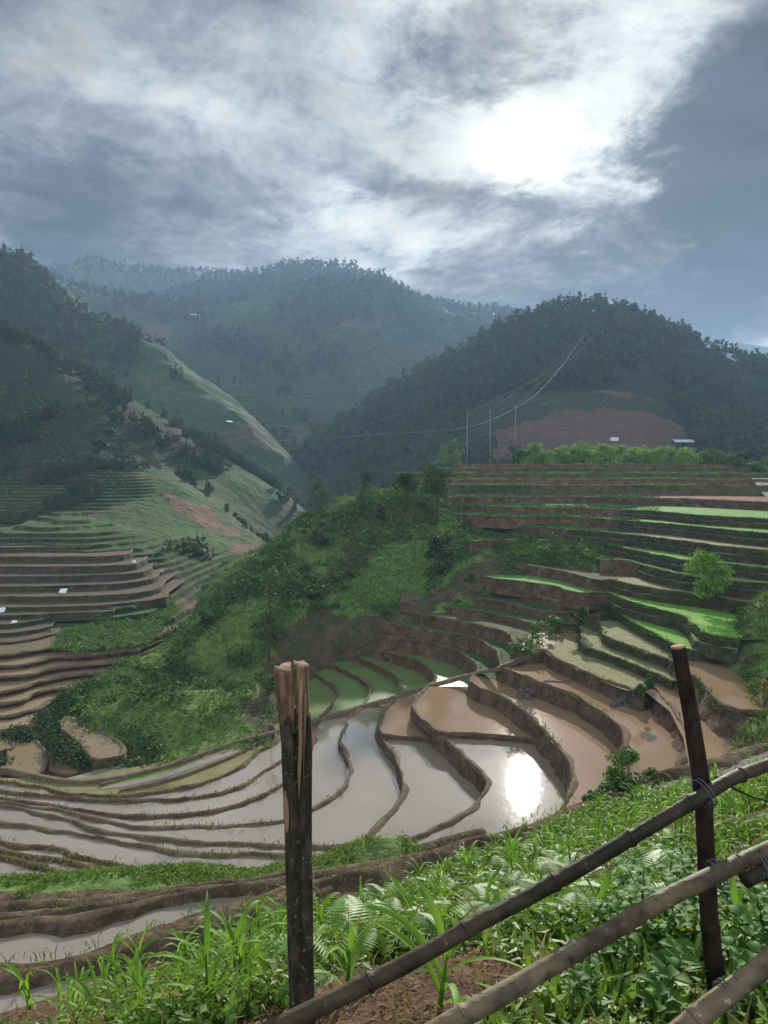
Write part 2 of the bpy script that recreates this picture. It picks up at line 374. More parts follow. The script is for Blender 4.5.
def poly_faces(P):
    tri = tessellate_polygon([[Vector((p[0], p[1], 0)) for p in P]])
    return np.array([t if (np.cross(P[t[1]]-P[t[0]], P[t[2]]-P[t[0]]) > 0) else t[::-1] for t in tri])
def sheet(name, P, z, mat, kind='structure', parent=None):
    P = np.asarray(P, dtype=float); V = np.c_[P, np.full(len(P), z)]
    o = link(name, mesh(name, V, poly_faces(P), mat, False), parent)
    if kind: tag(o, kind=kind)
    return o
def perp(P):
    t = np.gradient(P, axis=0); t /= np.maximum(np.linalg.norm(t, axis=1), 1e-6)[:, None]
    return np.c_[-t[:, 1], t[:, 0]]          # left of travel: the high side
def smooth_rows(a, k=3):
    for _ in range(k): a[1:-1] = (a[:-2]+2*a[1:-1]+a[2:])/4
    return a
def wall_strip(name, P, ztop, H, mats, taper=.28, lip=.16, width=.45, rough=.16, seed=0, hole=None):
    """bund and riser swept along a rim: wall face down the low side, lip on top, inner edge"""
    P = P.copy(); s = np.r_[0, np.cumsum(np.linalg.norm(np.diff(P, axis=0), axis=1))]
    wob = fbm(s, s*0+seed*3.7, 2.3, 5, seed)*.5; n = perp(P); n = smooth_rows(n, 2)
    P = P+n*wob[:, None]*.6
    H = np.broadcast_to(H, s.shape)
    nr = 7
    rows = []
    for j in range(nr):                       # from base to top on the low side
        f = j/(nr-1); off = -taper*H*(1-f)**1.3
        nz = fbm(s, f*H*1.5+seed*9, .9, 4, seed+5)*rough*(1-.4*f)*np.minimum(1, H)*2.0 + fbm(s, f*H, 3.5, 3, seed+15)*rough*1.5*(1-f*.5)*np.minimum(1, H)
        z = ztop-(H+.35)*(1-f)+lip*f - (.08*np.abs(fbm(s, s*0, .8, 3, seed+2)) if j == nr-1 else 0)
        if j == nr-1: nz = nz*.4
        rows.append(np.c_[P+n*(off+nz)[:, None], z])
    lipn = fbm(s, s*0+3, 1.1, 4, seed+8)*.17
    w = width*.85*(1+fbm(s, s*0, 1.7, 4, seed+4)*1.1)
    rows.append(np.c_[P+n*(w*.35)[:, None], ztop+lip+.03+lipn])
    rows.append(np.c_[P+n*(w*.8)[:, None], ztop+lip*.8+lipn])
    rows.append(np.c_[P+n*(w*1.2)[:, None], ztop-.06+s*0])
    V = np.stack(rows, 1); m = V.shape[1]; i = np.arange(len(P)*m).reshape(len(P), m)
    F = np.stack([i[:-1, :-1], i[:-1, 1:], i[1:, 1:], i[1:, :-1]], -1)
    fm = np.zeros(F.shape[:2], int); fm[:, nr-1:] = 1
    me = mesh(name, V.reshape(-1, 3), F.reshape(-1, 4)[:, ::-1], mats, True, fm.ravel())
    o = link(name, me); tag(o, kind='structure'); return o

def closure(k, P):
    e, s0 = P[-1], P[0]
    if k in ('L1','L2','L3','A','B','C'): c = [(-60, e[1]), (-70, -20), (150, -20), (150, 150), (s0[0]+3, 150)]
    elif k in ('L7','L8','L9'): c = [(-60, e[1]), (-70, -20), (12, -20), (9, 15)]
    elif k in ('D','E','F'): c = [(e[0]*.6, 12), (150, -20), (150, 150), (s0[0]+3, 150)]
    elif k in ('T1','P1','P2','P3'): c = [(150, e[1]-5), (150, 150), (s0[0]+3, 150)]
    else: c = [(150, e[1]-6), (150, 190), (s0[0]+6, 190)]
    return np.vstack([P, np.array(c, dtype=float)])
prev = None
HT = dict(L1=.8,L2=.25,L3=.25,A=.4,B=.65,C=1.15,L7=.35,L8=.3,L9=.3,D=1.6,E=1.35,F=1.15,T1=.7,T2=.8,P1=.9,P2=1.5,P3=1.3,P4=1.5,P5=1.2,P6=1.5,P7=1.4,P8=1.15,P9=1.15)
GREEN = {'T1','T2','P1','P2','P3','P4','P5','P6','P7','P8'}
for q, k in enumerate(ORDER):
    a, b = WR[k]; full = np.vstack([a[:-1], b]); z = LV[k]
    top = (mud_dark if k not in ('T1','T2','F','E','D') else mud_top) if k not in ('P7','P8','P5') else strip_g
    if k in ('P4','P6'): top = drygrass
    if k == 'P9': top = mud_red
    sheet('terrace_ground', closure(k, full), z, top)
    small = k in ('L1','L2','L3','L7','L8','L9')
    lip = .20 if small else .17
    wid = .42 if small else .42
    mt = (mud, mud_top)
    if k in GREEN:
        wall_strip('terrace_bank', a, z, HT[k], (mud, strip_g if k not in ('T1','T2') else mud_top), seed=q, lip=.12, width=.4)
        if k == 'T2':
            jj = int(np.argmin(((b-atz(668,660,z)[:2])**2).sum(1)))
            wall_strip('terrace_bank', b[jj:], z, 1.7, (mud, mud_top), seed=q+60, lip=.12, width=.5, taper=.9, rough=.45); b = b[:jj+1]
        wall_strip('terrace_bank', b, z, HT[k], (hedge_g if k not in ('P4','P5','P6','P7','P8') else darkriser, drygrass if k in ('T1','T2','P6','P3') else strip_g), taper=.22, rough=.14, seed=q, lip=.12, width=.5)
    elif k == 'F':
        jj = int(np.argmin(((full-atz(643,695,z)[:2])**2).sum(1)))
        wall_strip('terrace_bank', full[:jj+1], z, HT[k], mt, seed=q, lip=lip, width=wid)
        wall_strip('terrace_bank', full[jj:], z, 1.9, mt, seed=q+60, lip=lip, width=wid, taper=.9, rough=.45)
    else:
        wall_strip('terrace_bank', full, z, HT[k], mt if not small else (mud_top, mud), seed=q, lip=lip, width=wid)
# narrow ledges half-way up the high banks
for q, k in enumerate(('P4','P5','P6','P7','P8','P2','P3')):
    P = WR[k][1]; n_ = perp(P); H_ = HT[k]*.5
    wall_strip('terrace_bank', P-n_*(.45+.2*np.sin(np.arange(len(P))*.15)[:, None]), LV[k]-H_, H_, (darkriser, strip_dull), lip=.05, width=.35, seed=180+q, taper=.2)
def field(name, k, k2, part, mat, dz=.03, extra=None):
    A_ = WR[k][part]; B_ = WR[k2][part]
    sheet(name, np.vstack([A_, B_[::-1]]), LV[k]+dz, mat)
for k, k2 in (('L1','L2'),('L2','L3'),('L3','A'),('A','B'),('B','C'),('C','D'),('D','E'),('E','F')):
    field('paddy_water' if k not in 'DE' else 'terrace_grass', k, k2, 0, water_g if k not in 'DE' else cabbage_g)
for k, k2, m in (('L1','L2',water_w),('L2','L3',water_w),('L3','A',water_w),('A','B',water_w),('B','C',water_w)):
    field('paddy_water', k, k2, 1, m)
D1, E1, F1 = WR['D'][1], WR['E'][1], WR['F'][1]
# field between C and D closes where the strips begin, under the near bank
C1 = WR['C'][1]
j = int(np.argmin(((C1-np.array(atz(104,840,LV['C'])[:2]))**2).sum(1)))
L7b = WR['L7'][1]
sheet('paddy_water', np.vstack([C1, L7b[::-1], [(-6, 20), (8, 20)], D1[::-1]]), LV['C']+.03, water_w)
sheet('paddy_water', np.vstack([D1, E1[::-1]]), LV['D']+.03, water_b)
sheet('paddy_water', np.vstack([E1, F1[::-1]]), LV['E']+.03, water_b)
sheet('paddy_water', np.vstack([L7b, WR['L8'][1][::-1]]), LV['L7']+.03, water_w)
sheet('paddy_water', np.vstack([WR['L8'][1], WR['L9'][1][::-1]]), LV['L8']+.03, water_w)
sheet('paddy_water', np.vstack([WR['L9'][1], [(-50, 30), (-12, 30)][::1]]), LV['L9']+.03, water_w)
# raised upper halves of two paddies behind a cross bund
for base, up, pts, seed in (('C', .35, [(428,687),(416,699),(414,712),(426,724),(440,734),(478,736),(519,739),(540,741)], 31),
                            ('B', .32, [(393,699),(383,711),(379,722),(381,734),(389,736),(423,739),(445,741)], 32)):
    z = LV[base]+up; P = catmull([atz(x, y, z)[:2] for x, y in pts], .4)
    nxt = {'C':'D', 'B':'C'}[base]; N = WR[nxt][1]
    j = int(np.argmin(((N-P[-4])**2).sum(1)))
    sheet('paddy_water', np.vstack([P, N[:j+1][::-1]]), z+.02, water_b)
    wall_strip('paddy_bund', P, z, up, (mud, mud_top), seed=seed, lip=.15, width=.35)
# dry and green fields
dry = [('F','T1',drygrass)]
P = np.vstack([WR['F'][1][:], ])
sheet('dry_field', np.vstack([catmull([atz(x,y,-18)[:2] for x,y in [(530,640),(545,652),(556,660),(584,673),(610,685),(628,691),(640,690),(660,676)]], .5), WR['T1'][1][::-1]]), -18+.035, drygrass)
sheet('paddy_water', [atz(x,y,-18)[:2] for x,y in [(645,692),(655,686),(668,672),(690,690),(700,705),(722,745),(740,790),(690,800),(688,762),(683,738),(670,712)]], -18+.04, water_b)
sheet('muddy_pool', [atz(x,y,-18)[:2] for x,y in [(516,652),(530,652),(546,649),(562,641),(575,632),(560,628),(530,634)]], -18+.05, water_y)
sheet('dry_field', np.vstack([WR['T1'][1], catmull([atz(x,y,LV['T1'])[:2] for x,y in [(668,668)]*2], 9)[:1], WR['T2'][1][:40][::-1]]), LV['T1']+.04, drygrass)
sheet('dry_field', [atz(x,y,LV['T2'])[:2] for x,y in [(590,615),(602,627),(605,636),(626,645),(649,654),(665,659),(690,650),(640,620),(610,606)]], LV['T2']+.04, drygrass)
sheet('paddy_water', [atz(x,y,LV['T2'])[:2] for x,y in [(672,660),(682,667),(696,678),(706,688),(717,701),(735,710),(756,711),(800,715),(770,690),(735,672),(715,655),(690,650)]], LV['T2']+.05, water_b)
for k, k2 in (('P1','P2'),('P2','P3')):
    sheet('rice_seedbed', np.vstack([WR[k][1], WR[k2][1][::-1]]), LV[k]+.05, rice)
    sheet('terrace_grass', np.vstack([WR[k][0], WR[k2][0][::-1]]), LV[k]+.03, strip_g)
for k, k2 in (('F','T1'),('T1','T2'),('T2','P1')):
    sheet('terrace_grass', np.vstack([WR[k][0], WR[k2][0][::-1]]), LV[k]+.03, hedge_g if k == 'F' else cabbage_g)
sheet('terrace_grass', np.vstack([WR['P3'][1], WR['P4'][1][:len(WR['P4'][1])//2][::-1]]), LV['P3']+.03, drygrass)
# path bund that crosses the levels down to the valley
def zlev(k): return LV[k]
cross = [(k, WR[k][1][0]) for k in ('L1','L2','L3','A','B','C','D','E')]
pp = [np.array([*atz(0,769,-24.9)[:2], -24.75]), np.array([*atz(80,782,-24.9)[:2], -24.75]), np.array([*atz(160,768,-24.9)[:2], -24.75]), np.array([*atz(230,745,-24.9)[:2], -24.7])]
for k, w in cross: pp.append(np.array([w[0], w[1], LV[k]+.22]))
pp.append(np.array([*atz(545,650,-18.4)[:2], -17.9]))
def ribbon(name, pts, width, mat, seed=0, thick=.3):
    C_ = catmull(pts, .5); n = perp(C_[:, :2]); s = np.arange(len(C_))*.5
    w = width*(1+fbm(s, s*0, 2, 3, seed)*.5)
    rows = [np.c_[C_[:, :2]-n*(w*.75)[:, None], C_[:, 2]-thick], np.c_[C_[:, :2]-n*(w*.45)[:, None], C_[:, 2]+fbm(s, s*0, 1, 3, seed+1)*.08],
            np.c_[C_[:, :2]+n*(w*.45)[:, None], C_[:, 2]+fbm(s, s*0, 1, 3, seed+2)*.08], np.c_[C_[:, :2]+n*(w*.75)[:, None], C_[:, 2]-thick]]
    V = np.stack(rows, 1); m = 4; i = np.arange(len(C_)*m).reshape(-1, m)
    F = np.stack([i[:-1, :-1], i[:-1, 1:], i[1:, 1:], i[1:, :-1]], -1).reshape(-1, 4)
    return tag(link(name, mesh(name, V.reshape(-1, 3), F[:, ::-1], mat)), kind='structure')
ribbon('footpath', pp, .55, mud_top, 3, .35)
ribbon('paddy_bund', [np.array([*atz(x,y,-19.1)[:2], -19.0]) for x, y in [(540,683),(548,681),(565,682),(590,682)]], .3, mud_top, 5, .2)

# silty terraces at the foot of the left hillside
for q, (z, pts) in enumerate([(-25.2,[(70,712),(50,722),(18,727),(0,730),(-40,733)]),(-24.9,[(75,700),(52,700),(33,709),(18,714),(0,716),(-40,718)]),(-24.4,[(85,690),(60,688),(33,694),(23,700),(0,703),(-40,705)]),(-23.9,[(110,672),(78,674),(55,678),(31,684),(12,690),(0,692),(-40,694)]),
        (-23.3,[(130,660),(95,664),(55,668),(30,674),(0,677),(-40,679)]),(-22.8,[(140,650),(90,656),(51,658),(25,664),(0,666),(-40,668)]),(-22.2,[(150,640),(90,646),(47,648),(20,653),(0,655),(-40,656)])]):
    P = catmull([atz(x, y, z)[:2] for x, y in pts], .5)
    sheet('silty_terrace', np.vstack([P, [(P[-1][0]-8, P[-1][1]), (P[-1][0]-8, P[-1][1]+12), (P[0][0]+2, P[0][1]+9)]]), z, terrsilt2 if q < 6 else mud_top)
    wall_strip('terrace_bank', P, z, .7, (mud, mud_top), lip=.12, width=.45, seed=120+q, taper=.35)
# brown dry terraces higher on the left hillside
for q, (z, pts) in enumerate([(-22.0,[(0,643),(30,640),(55,634),(60,628)]),(-21.6,[(0,634),(25,632),(50,627),(56,621)]),(-21.1,[(0,625),(25,623),(48,618),(54,612)]),(-20.6,[(0,616),(35,615),(75,613),(110,612),(120,606)]),
        (-20.1,[(0,608),(60,607),(110,605),(160,599),(170,592)]),(-19.3,[(0,597),(60,597),(130,594),(158,588),(165,582)]),(-18.5,[(0,587),(70,586),(130,583),(154,578),(160,573)]),(-17.6,[(0,577),(80,576),(130,574),(148,570),(153,565)]),
        (-16.6,[(0,567),(80,567),(130,565),(143,561),(147,557)]),(-15.6,[(0,557),(70,557),(115,556),(130,553),(134,549)]),(-14.7,[(0,548),(50,547),(85,547),(98,544),(102,540)])]):
    P = catmull([atz(-80, pts[0][1]+1, z)[:2]]+[atz(x, y, z)[:2] for x, y in pts], .7)
    sheet('brown_terrace', np.vstack([P, [(P[-1][0]-1, P[-1][1]+14), (P[0][0], P[-1][1]+14)]]), z, terrtread)
    wall_strip('terrace_bank', P, z, .75, (darkriser, strip_dull), lip=.12, width=.4, seed=140+q, taper=.3)
# lower valley floor and its silty fields
VF = -25.95
sheet('valley_floor', [(-70,30),(6,30),(6,66),(-4,90),(-10,140),(-70,140)], VF, earthsl)
def vfield(pts, z, mat, bank=.5, bm=(hedge_g, mud_top)):
    P = catmull([atz(x, y, z)[:2] for x, y in pts]+[atz(*pts[0], z)[:2]], .4)[:-1]
    if np.sum(P[:, 0]*np.roll(P[:, 1], -1)-np.roll(P[:, 0], -1)*P[:, 1]) < 0: P = P[::-1]
    sheet('silty_field', P, z+.02, mat)
    wall_strip('field_bank', np.vstack([P, P[:1]]), z, bank, bm, lip=.12, width=.4, seed=len(pts), taper=.5)
vfield([(-20,786),(0,770),(30,766),(70,768),(110,762),(145,757),(165,756),(120,772),(60,784)], -25.7, water_y, .3, (mud, mud_top))
vfield([(5,772),(8,752),(20,742),(35,740),(46,752),(48,764),(40,774),(20,778)], -25.3, water_y, .4, (mud, mud_top))
vfield([(50,772),(48,760),(42,748),(36,738),(45,732),(60,746),(75,762),(84,770),(70,776)], -25.5, water_y, .3, (mud, mud_top))
vfield([(91,760),(80,745),(62,729),(64,718),(76,719),(104,732),(124,745),(125,754),(108,760)], -24.6, water_y, .9)
vfield([(-30,756),(0,752),(14,748),(12,738),(0,735),(-30,738)], -25.2, water_y, .4, (mud, mud_top))
sheet('stream', [atz(x,y,-25.2)[:2] for x,y in [(40,786),(60,780),(120,764),(150,754),(166,744),(172,748),(160,762),(110,774),(80,784),(60,788)]], -25.2, water_w)
sheet('field_strip', [atz(x,y,-25.0)[:2] for x,y in [(-20,790),(60,792),(117,799),(182,791),(235,773),(272,748),(285,722),(262,724),(230,740),(160,762),(80,778),(0,778)]], -25.0, drygrass)
for pts, m, dz in (([(95,790),(122,783),(160,775),(197,762),(225,752),(240,748),(240,752),(225,757),(197,767),(160,779.5),(122,787.5)], water_w, .03),
                   ([(203,755),(235,745),(268,732),(268,736),(235,749.5),(203,759.5)], water_w, .03),
                   ([(105,782),(160,766),(195,753),(196,759),(160,773),(105,787)], rice, .02)):
    sheet('field_strip', [atz(x,y,-25.0)[:2] for x,y in pts], -25.0+dz, m)
for pts, z, sd in (([(120,789),(160,781),(197,769),(232,755),(262,740)], -24.8, 8), ([(100,784),(150,770),(198,755),(240,739),(268,728)], -24.82, 9)):
    ribbon('paddy_bund', [np.array([*atz(x,y,z)[:2], z]) for x, y in pts], .35, mud_top, sd, .3)

# ------------------------------------------------------------------ knoll and its green spur
def pts_world(L): return [tuple(atd(*p)) for p in L]
knoll_pts = pts_world([
 # crest of the spur, lower left to the top
 (75,702,80),(100,680,82),(150,655,86),(200,613,95),(250,566,108),(300,519,122),(340,502,132),(400,489,140),
 # toe and face
 (120,752,65.5),(170,735,67),(215,722,68.5),(100,722,71),(150,700,75),(200,680,79),(240,650,84),(200,655,86),(280,610,92),(250,690,76),
 (280,675,82),(305,664,87),(330,655,90),(345,640,92.5),(380,622,93.5),(400,607,94.5),(425,594,97),(450,582,99.5),(480,574,98),(510,560,101),
 (300,570,104),(330,612,95),(330,540,112),(380,520,119),(380,560,106),(430,555,106),(430,520,118),(437,490,130),
 (480,548,106),(540,553,102),(560,562,98),(600,572,92),])
knoll_pts += [tuple(np.array(atd(*p_))-np.array([0,0,2.0])) for p_ in [(480,480,150),(560,480,150),(450,468,165),(520,464,172),(600,464,172)]]
knoll_pts += [tuple(np.array(atd(px, py, d))+np.array([-5.0, 13.0, -5.5])) for px, py, d in [(75,702,80),(100,680,82),(150,655,86),(200,613,95),(250,566,108),(300,519,122),(340,502,132)]]
knoll_pts += [tuple(np.array(atd(*p_))-np.array([0,0,1.5])) for p_ in [(490,522,114),(560,525,108),(610,550,97),(600,530,104),(470,505,130),(540,500,128),(590,505,121)]]
# the ground under the traced terraces stays below them, and the back of the hill falls away
knoll_pts += [tuple(atd(x, y, d)-np.array([0,0,2.2])) for x, y, d in [(650,585,86),(650,550,95),(650,520,110),(660,500,130),(720,580,86),(720,545,98),(720,515,115),(720,498,135),(800,560,90),(800,500,130),
   (640,478,155),(700,478,155),(780,482,150)]]
knoll_pts += [(-70,165,-30),(-40,170,-22),(-10,190,-14),(30,215,-8),(80,215,-8),(-62,110,-27),(-50,85,-30),(-36,69,-28),(120,150,-6),(20,250,-25),(80,250,-25),(-20,80,-26),(-6,90,-27),(5,98,-24),(20,92,-24),(30,86,-22),(20,78,-27),(5,80,-28),(40,75,-24)]
kn = TPS(knoll_pts)
def knoll_z(x, y):
    z = kn(x, y)
    return z + (fbm(x, y, 9, 5, 3)*1.1 + fbm(x, y, 2.0, 3, 9)*.3)*np.clip((150-y)/30, .25, 1)*np.where(y < 128, 1, np.clip(1-(x+5)/20, .3, 1))
X, Y = np.meshgrid(np.linspace(-66, 125, 430), np.linspace(58, 240, 420), indexing='ij')
Zk = knoll_z(X, Y)
def inpoly(x, y, poly):
    poly = np.asarray(poly); c = np.zeros(np.shape(x), bool); j = len(poly)-1
    for i in range(len(poly)):
        xi, yi = poly[i]; xj, yj = poly[j]
        if yi != yj: c ^= ((yi > y) != (yj > y)) & (x < (xj-xi)*(y-yi)/(yj-yi)+xi)
        j = i
    return c
def proj(x, y, z):
    d = y*cp - z*sp; return 384+FPX*x/d, 512-FPX*(y*sp+z*cp)/d
def region(pts): return [atd(px, py, d)[:2] for px, py, d in pts]
meadow_poly = [(330,606),(345,585),(375,553),(392,540),(422,540),(430,565),(428,590),(390,608),(355,614)]
earth_poly = [(240,720),(250,690),(266,655),(285,628),(300,612),(335,614),(380,618),(428,594),(450,575),(470,560),(540,545),(560,570),(515,580),(450,600),(420,650),(330,700),(270,740)]
crop_poly = [(425,505),(440,478),(455,455),(650,455),(655,500),(612,515),(520,518),(440,514)]
gully_poly = [(345,500),(440,498),(434,540),(392,540),(345,585),(330,606),(312,604),(340,560),(352,525)]
Fc = (X[:-1, :-1]+X[1:, 1:])/2, (Y[:-1, :-1]+Y[1:, 1:])/2
fm = np.zeros(Fc[0].shape, int)
U_, V_ = proj(Fc[0], Fc[1], (Zk[:-1, :-1]+Zk[1:, 1:])/2)
wx = U_+fbm(Fc[0], Fc[1], 4, 5, 5)*22; wy = V_+fbm(Fc[0], Fc[1], 4, 5, 6)*16
fm[inpoly(wx, wy, earth_poly) & (Fc[1] < 112)] = 1
fm[inpoly(wx, wy, crop_poly)] = 3
fm[inpoly(wx, wy, gully_poly)] = 4
fm[inpoly(U_+(wx-U_)*.2, V_+(wy-V_)*.2, meadow_poly)] = 2
tag(link('knoll', grid_mesh('knoll', X, Y, Zk, (grass_sl, earthsl, meadow_m, cropsoil, hedge_g), fm.ravel())), kind='structure')

# terraces at the very top of the knoll
def flat_level(name, pts, z, H, mats, top, back=178, seed=0):
    P = catmull([((px-384)/FPX*d, d) for px, d in pts], .8)
    sheet('terrace_ground', np.vstack([P, [(120, P[-1][1]), (120, back), (P[0][0]+4, back)]]), z, top)
    wall_strip('terrace_bank', P, z, H, mats, lip=.1, width=.6, seed=seed, taper=.4)
flat_level('t', [(400,147),(450,146),(520,144),(600,143),(650,144),(700,143),(760,140),(840,136)], -3.0, 1.6, (hedge_g, strip_g), mud_dark, seed=41)
flat_level('t', [(405,153),(450,152),(520,150),(600,150),(680,150),(750,147),(840,143)], -1.9, 1.1, (mud, strip_g), mud_dark, seed=42)
flat_level('t', [(415,159),(470,158),(560,157),(640,157),(700,156),(745,152),(840,148)], -.8, 1.1, (hedge_g, strip_g), mud_dark, seed=43)
flat_level('t', [(430,166),(480,164),(560,163),(640,163),(700,163),(740,158),(760,165)], .35, 1.1, (hedge_g, mud_top), mud_dark, seed=44)
flat_level('t', [(455,172),(500,170),(560,169),(640,169),(700,169),(738,170)], 1.2, .8, (mud, mud_top), mud_dark, seed=45)

# ------------------------------------------------------------------ near slope
near_world = pts_world([
 (302,1006,2.12),(716,1010,2.1),(520,1024,1.9),(0,1060,3.3),(150,1025,4.0),(0,1020,5.2),(90,985,6.3),(170,995,5.2),(300,950,4.6),(220,948,7.6),(300,918,8.6),
 (400,960,3.7),(400,897,8.3),(450,874,10.3),(500,920,5),(520,862,9.8),(560,840,11.6),(600,880,5.8),(600,826,11),(650,800,12.2),(680,840,6.3),(768,900,3.0),(768,800,7.5),(700,786,12),(768,764,12.6),
 (840,770,11),(900,900,3.2),
 # beyond it the mud terraces (traced below) stand on this ground
 (0,893,30),(0,884,33.5),(100,886,30.5),(100,878,34),(200,878,31.5),(200,870,34.5),(300,872,31),(300,864,33.5),(380,858,31),(380,851,34),(430,848,33),(480,836,33),
 # right-hand bank
 (768,735,30),(768,715,44),(750,722,45),(764,690,51),(768,650,60),(748,660,59),(720,655,63),(735,630,68),(768,620,62),(750,608,68),(735,622,66),(840,640,60),(840,700,45)])
near_world += [(x, y, z) for x, y, z in [(-9,14,-11.5),(-5,14,-11.3),(-12,20,-15.2),(-6,20,-14.4),(-1,20,-13.6),(-14,26,-18.2),(-6,26,-17.6),(2,22,-13.5),(5,23,-13.6),(9,24,-13.4),(13,26,-13.5),(18,28,-13.5),(24,30,-13),(2,28,-17.4),(7,29,-18),(12,31,-19),(-3,0,-2.2),(0,0,-1.7),(3,0,-1.6),(-12,-6,-5),(8,-6,0),(25,0,0.5),(-30,0,-12),
   (-34,40,-27),(-20,39.5,-26.5),(-8,39,-26.5),(0,37,-27),(4,33,-26),(9,32,-25),(10,40,-26),(14,32,-22),(17,42,-25),(22,50,-26),(10,54,-28),(16,58,-26),(4,50,-28),(8,28,-20),(12,26,-16),(15,30,-18),(30,66,-19),(26,60,-21),(45,85,-14),(60,100,-14),(-50,32,-22),(-50,42,-28),(45,50,-8)]]
nr_ = TPS(near_world)
def near_z(x, y):
    z = nr_(x, y)
    a = np.clip(y/12, .12, 1)
    return z + fbm(x, y, 3, 4, 21)*.35*a + fbm(x, y, .5, 3, 22)*.10*a + fbm(x, y, .12, 2, 24)*.02
X, Y = polar(-.95, 1.1, 520, 1.0, 92, 640)
Zn = near_z(X, Y)
slopepoly = [(-8,1.0)]+[tuple(atd(*p_)[:2]*1.03) for p_ in [(-60,1040,4.6),(0,1020,5.2),(90,985,6.3),(220,948,7.6),(300,918,8.6),(400,897,8.9),(450,874,10.3),(520,858,11),(560,840,11.8),(650,800,12.6),(700,786,12.8),(768,764,13.2)]]+[(14,16),(40,26),(40,0)]
fx = (X[:-1, :-1]+X[1:, 1:])/2; fy = (Y[:-1, :-1]+Y[1:, 1:])/2
fm = np.ones(fx.shape, int); fm[inpoly(fx, fy, slopepoly)] = 0
fm[(fy > 30) & (fx < 2)] = 2
fm[(fy > 27) & (fx > 14)] = 1
fm[(fbm(fx, fy, 4, 3, 77) > .05) & (fx > 12) & (fy > 24)] = 2
tag(link('near_slope', grid_mesh('near_slope', X, Y, Zn, (nearsoil, mudbank, grass_sl), fm.ravel())), kind='structure')
# mud terraces between the near slope and the paddies; their rims face away, down the valley
MUDL = [('M1', -17.3, [(480,832),(430,846),(384,857),(330,867),(280,876),(200,887),(100,899),(0,907),(-80,912)], mudbank),
        ('M2', -14.7, [(620,790),(560,818),(480,842),(430,855),(384,864),(330,873),(280,882),(175,896),(75,911),(0,919),(-80,926)], mudbank),
        ('M3', -12.35, [(620,800),(560,824),(470,848),(400,864),(330,877),(260,888),(190,899),(100,915),(0,930),(-80,940)], water_w),
        ('M4', -11.7, [(820,736),(768,747),(700,766),(640,784),(560,817),(480,842),(430,856),(384,868),(330,883),(280,895),(225,914),(150,938),(75,961),(0,968),(-80,974)], mudbank),
        ('M5', -9.6, [(330,893),(280,905),(225,922),(150,944),(100,964),(50,978),(0,982),(-80,990)], mudbank)]
for q, (nm, z, pts, m) in enumerate(MUDL):
    P = catmull([atz(x, y, z)[:2] for x, y in pts], .3)
    cl = np.vstack([P, [(-40, P[-1][1]), (-40, 4), (3, 4), (P[0][0]-1, P[0][1]-7)]])
    sheet('mud_terrace', cl, z, m)
    wall_strip('mud_bund', P, z, 1.0, (mudbank, mudbank), taper=.5, lip=.22, width=.6, rough=.25, seed=70+q)
P = catmull([atz(x, y, -11.7)[:2] for x, y in [(790,745),(720,768),(650,790),(600,810),(540,832)]], .4)
sheet('paddy_water', np.vstack([P, P[::-1]-np.array([0, 2.2])]), -11.64, water_w)
P = catmull([atz(x, y, -9.6)[:2] for x, y in [(-60,996),(0,990),(60,984),(110,972)]], .4)
sheet('paddy_water', np.vstack([P, P[::-1]-np.array([0, .9])]), -9.55, water_w)

# ------------------------------------------------------------------ hills
def hill(name, pts, a0, a1, na, r0, r1, nr, mat, nscale, namp, step=0, ph=0, riser=.35, seed=0, extra=(), patches=(), cover=1.4, rough=1.0):
    T = TPS([tuple(atd(*p)) for p in pts]+list(extra)); gul = namp*.9
    def f(x, y):
        z = T(x, y)+fbm(x, y, nscale, 5, seed)*namp-np.abs(fbm(x+y*.4, y*.35, nscale*.8, 4, seed+77))*gul+gul*.2; z0 = z
        if step:
            m = np.clip(fbm(x, y, nscale*2.2, 2, seed+50)*5+cover, 0, 1)
            for poly, mi, st in patches:
                if st: m = np.maximum(m, inpoly(*proj(x, y, z0), poly)*1.0)
            zt = terr(z+fbm(x, y, nscale*.5, 2, seed+9)*step*.3, step, riser, ph)
            z = z*(1-m)+zt*m+(1-m)*fbm(x, y, nscale*.12, 3, seed+3)*step*.35*rough
        return z
    X, Y = polar(a0, a1, na, r0, r1, nr); Z = f(X, Y)
    fm = None
    if patches:
        cx, cy, cz = [(q_[:-1, :-1]+q_[1:, 1:])/2 for q_ in (X, Y, Z)]
        u, v = proj(cx, cy, cz); u = u+fbm(cx, cy, nscale*.25, 3, 91)*14; v = v+fbm(cx, cy, nscale*.25, 3, 92)*5
        fm = np.zeros(cx.shape, int)
        for poly, mi, st in patches: fm[inpoly(u, v, poly)] = mi
        fm = fm.ravel()
    tag(link(name, grid_mesh(name, X, Y, Z, mat, fm)), kind='structure')
    return f
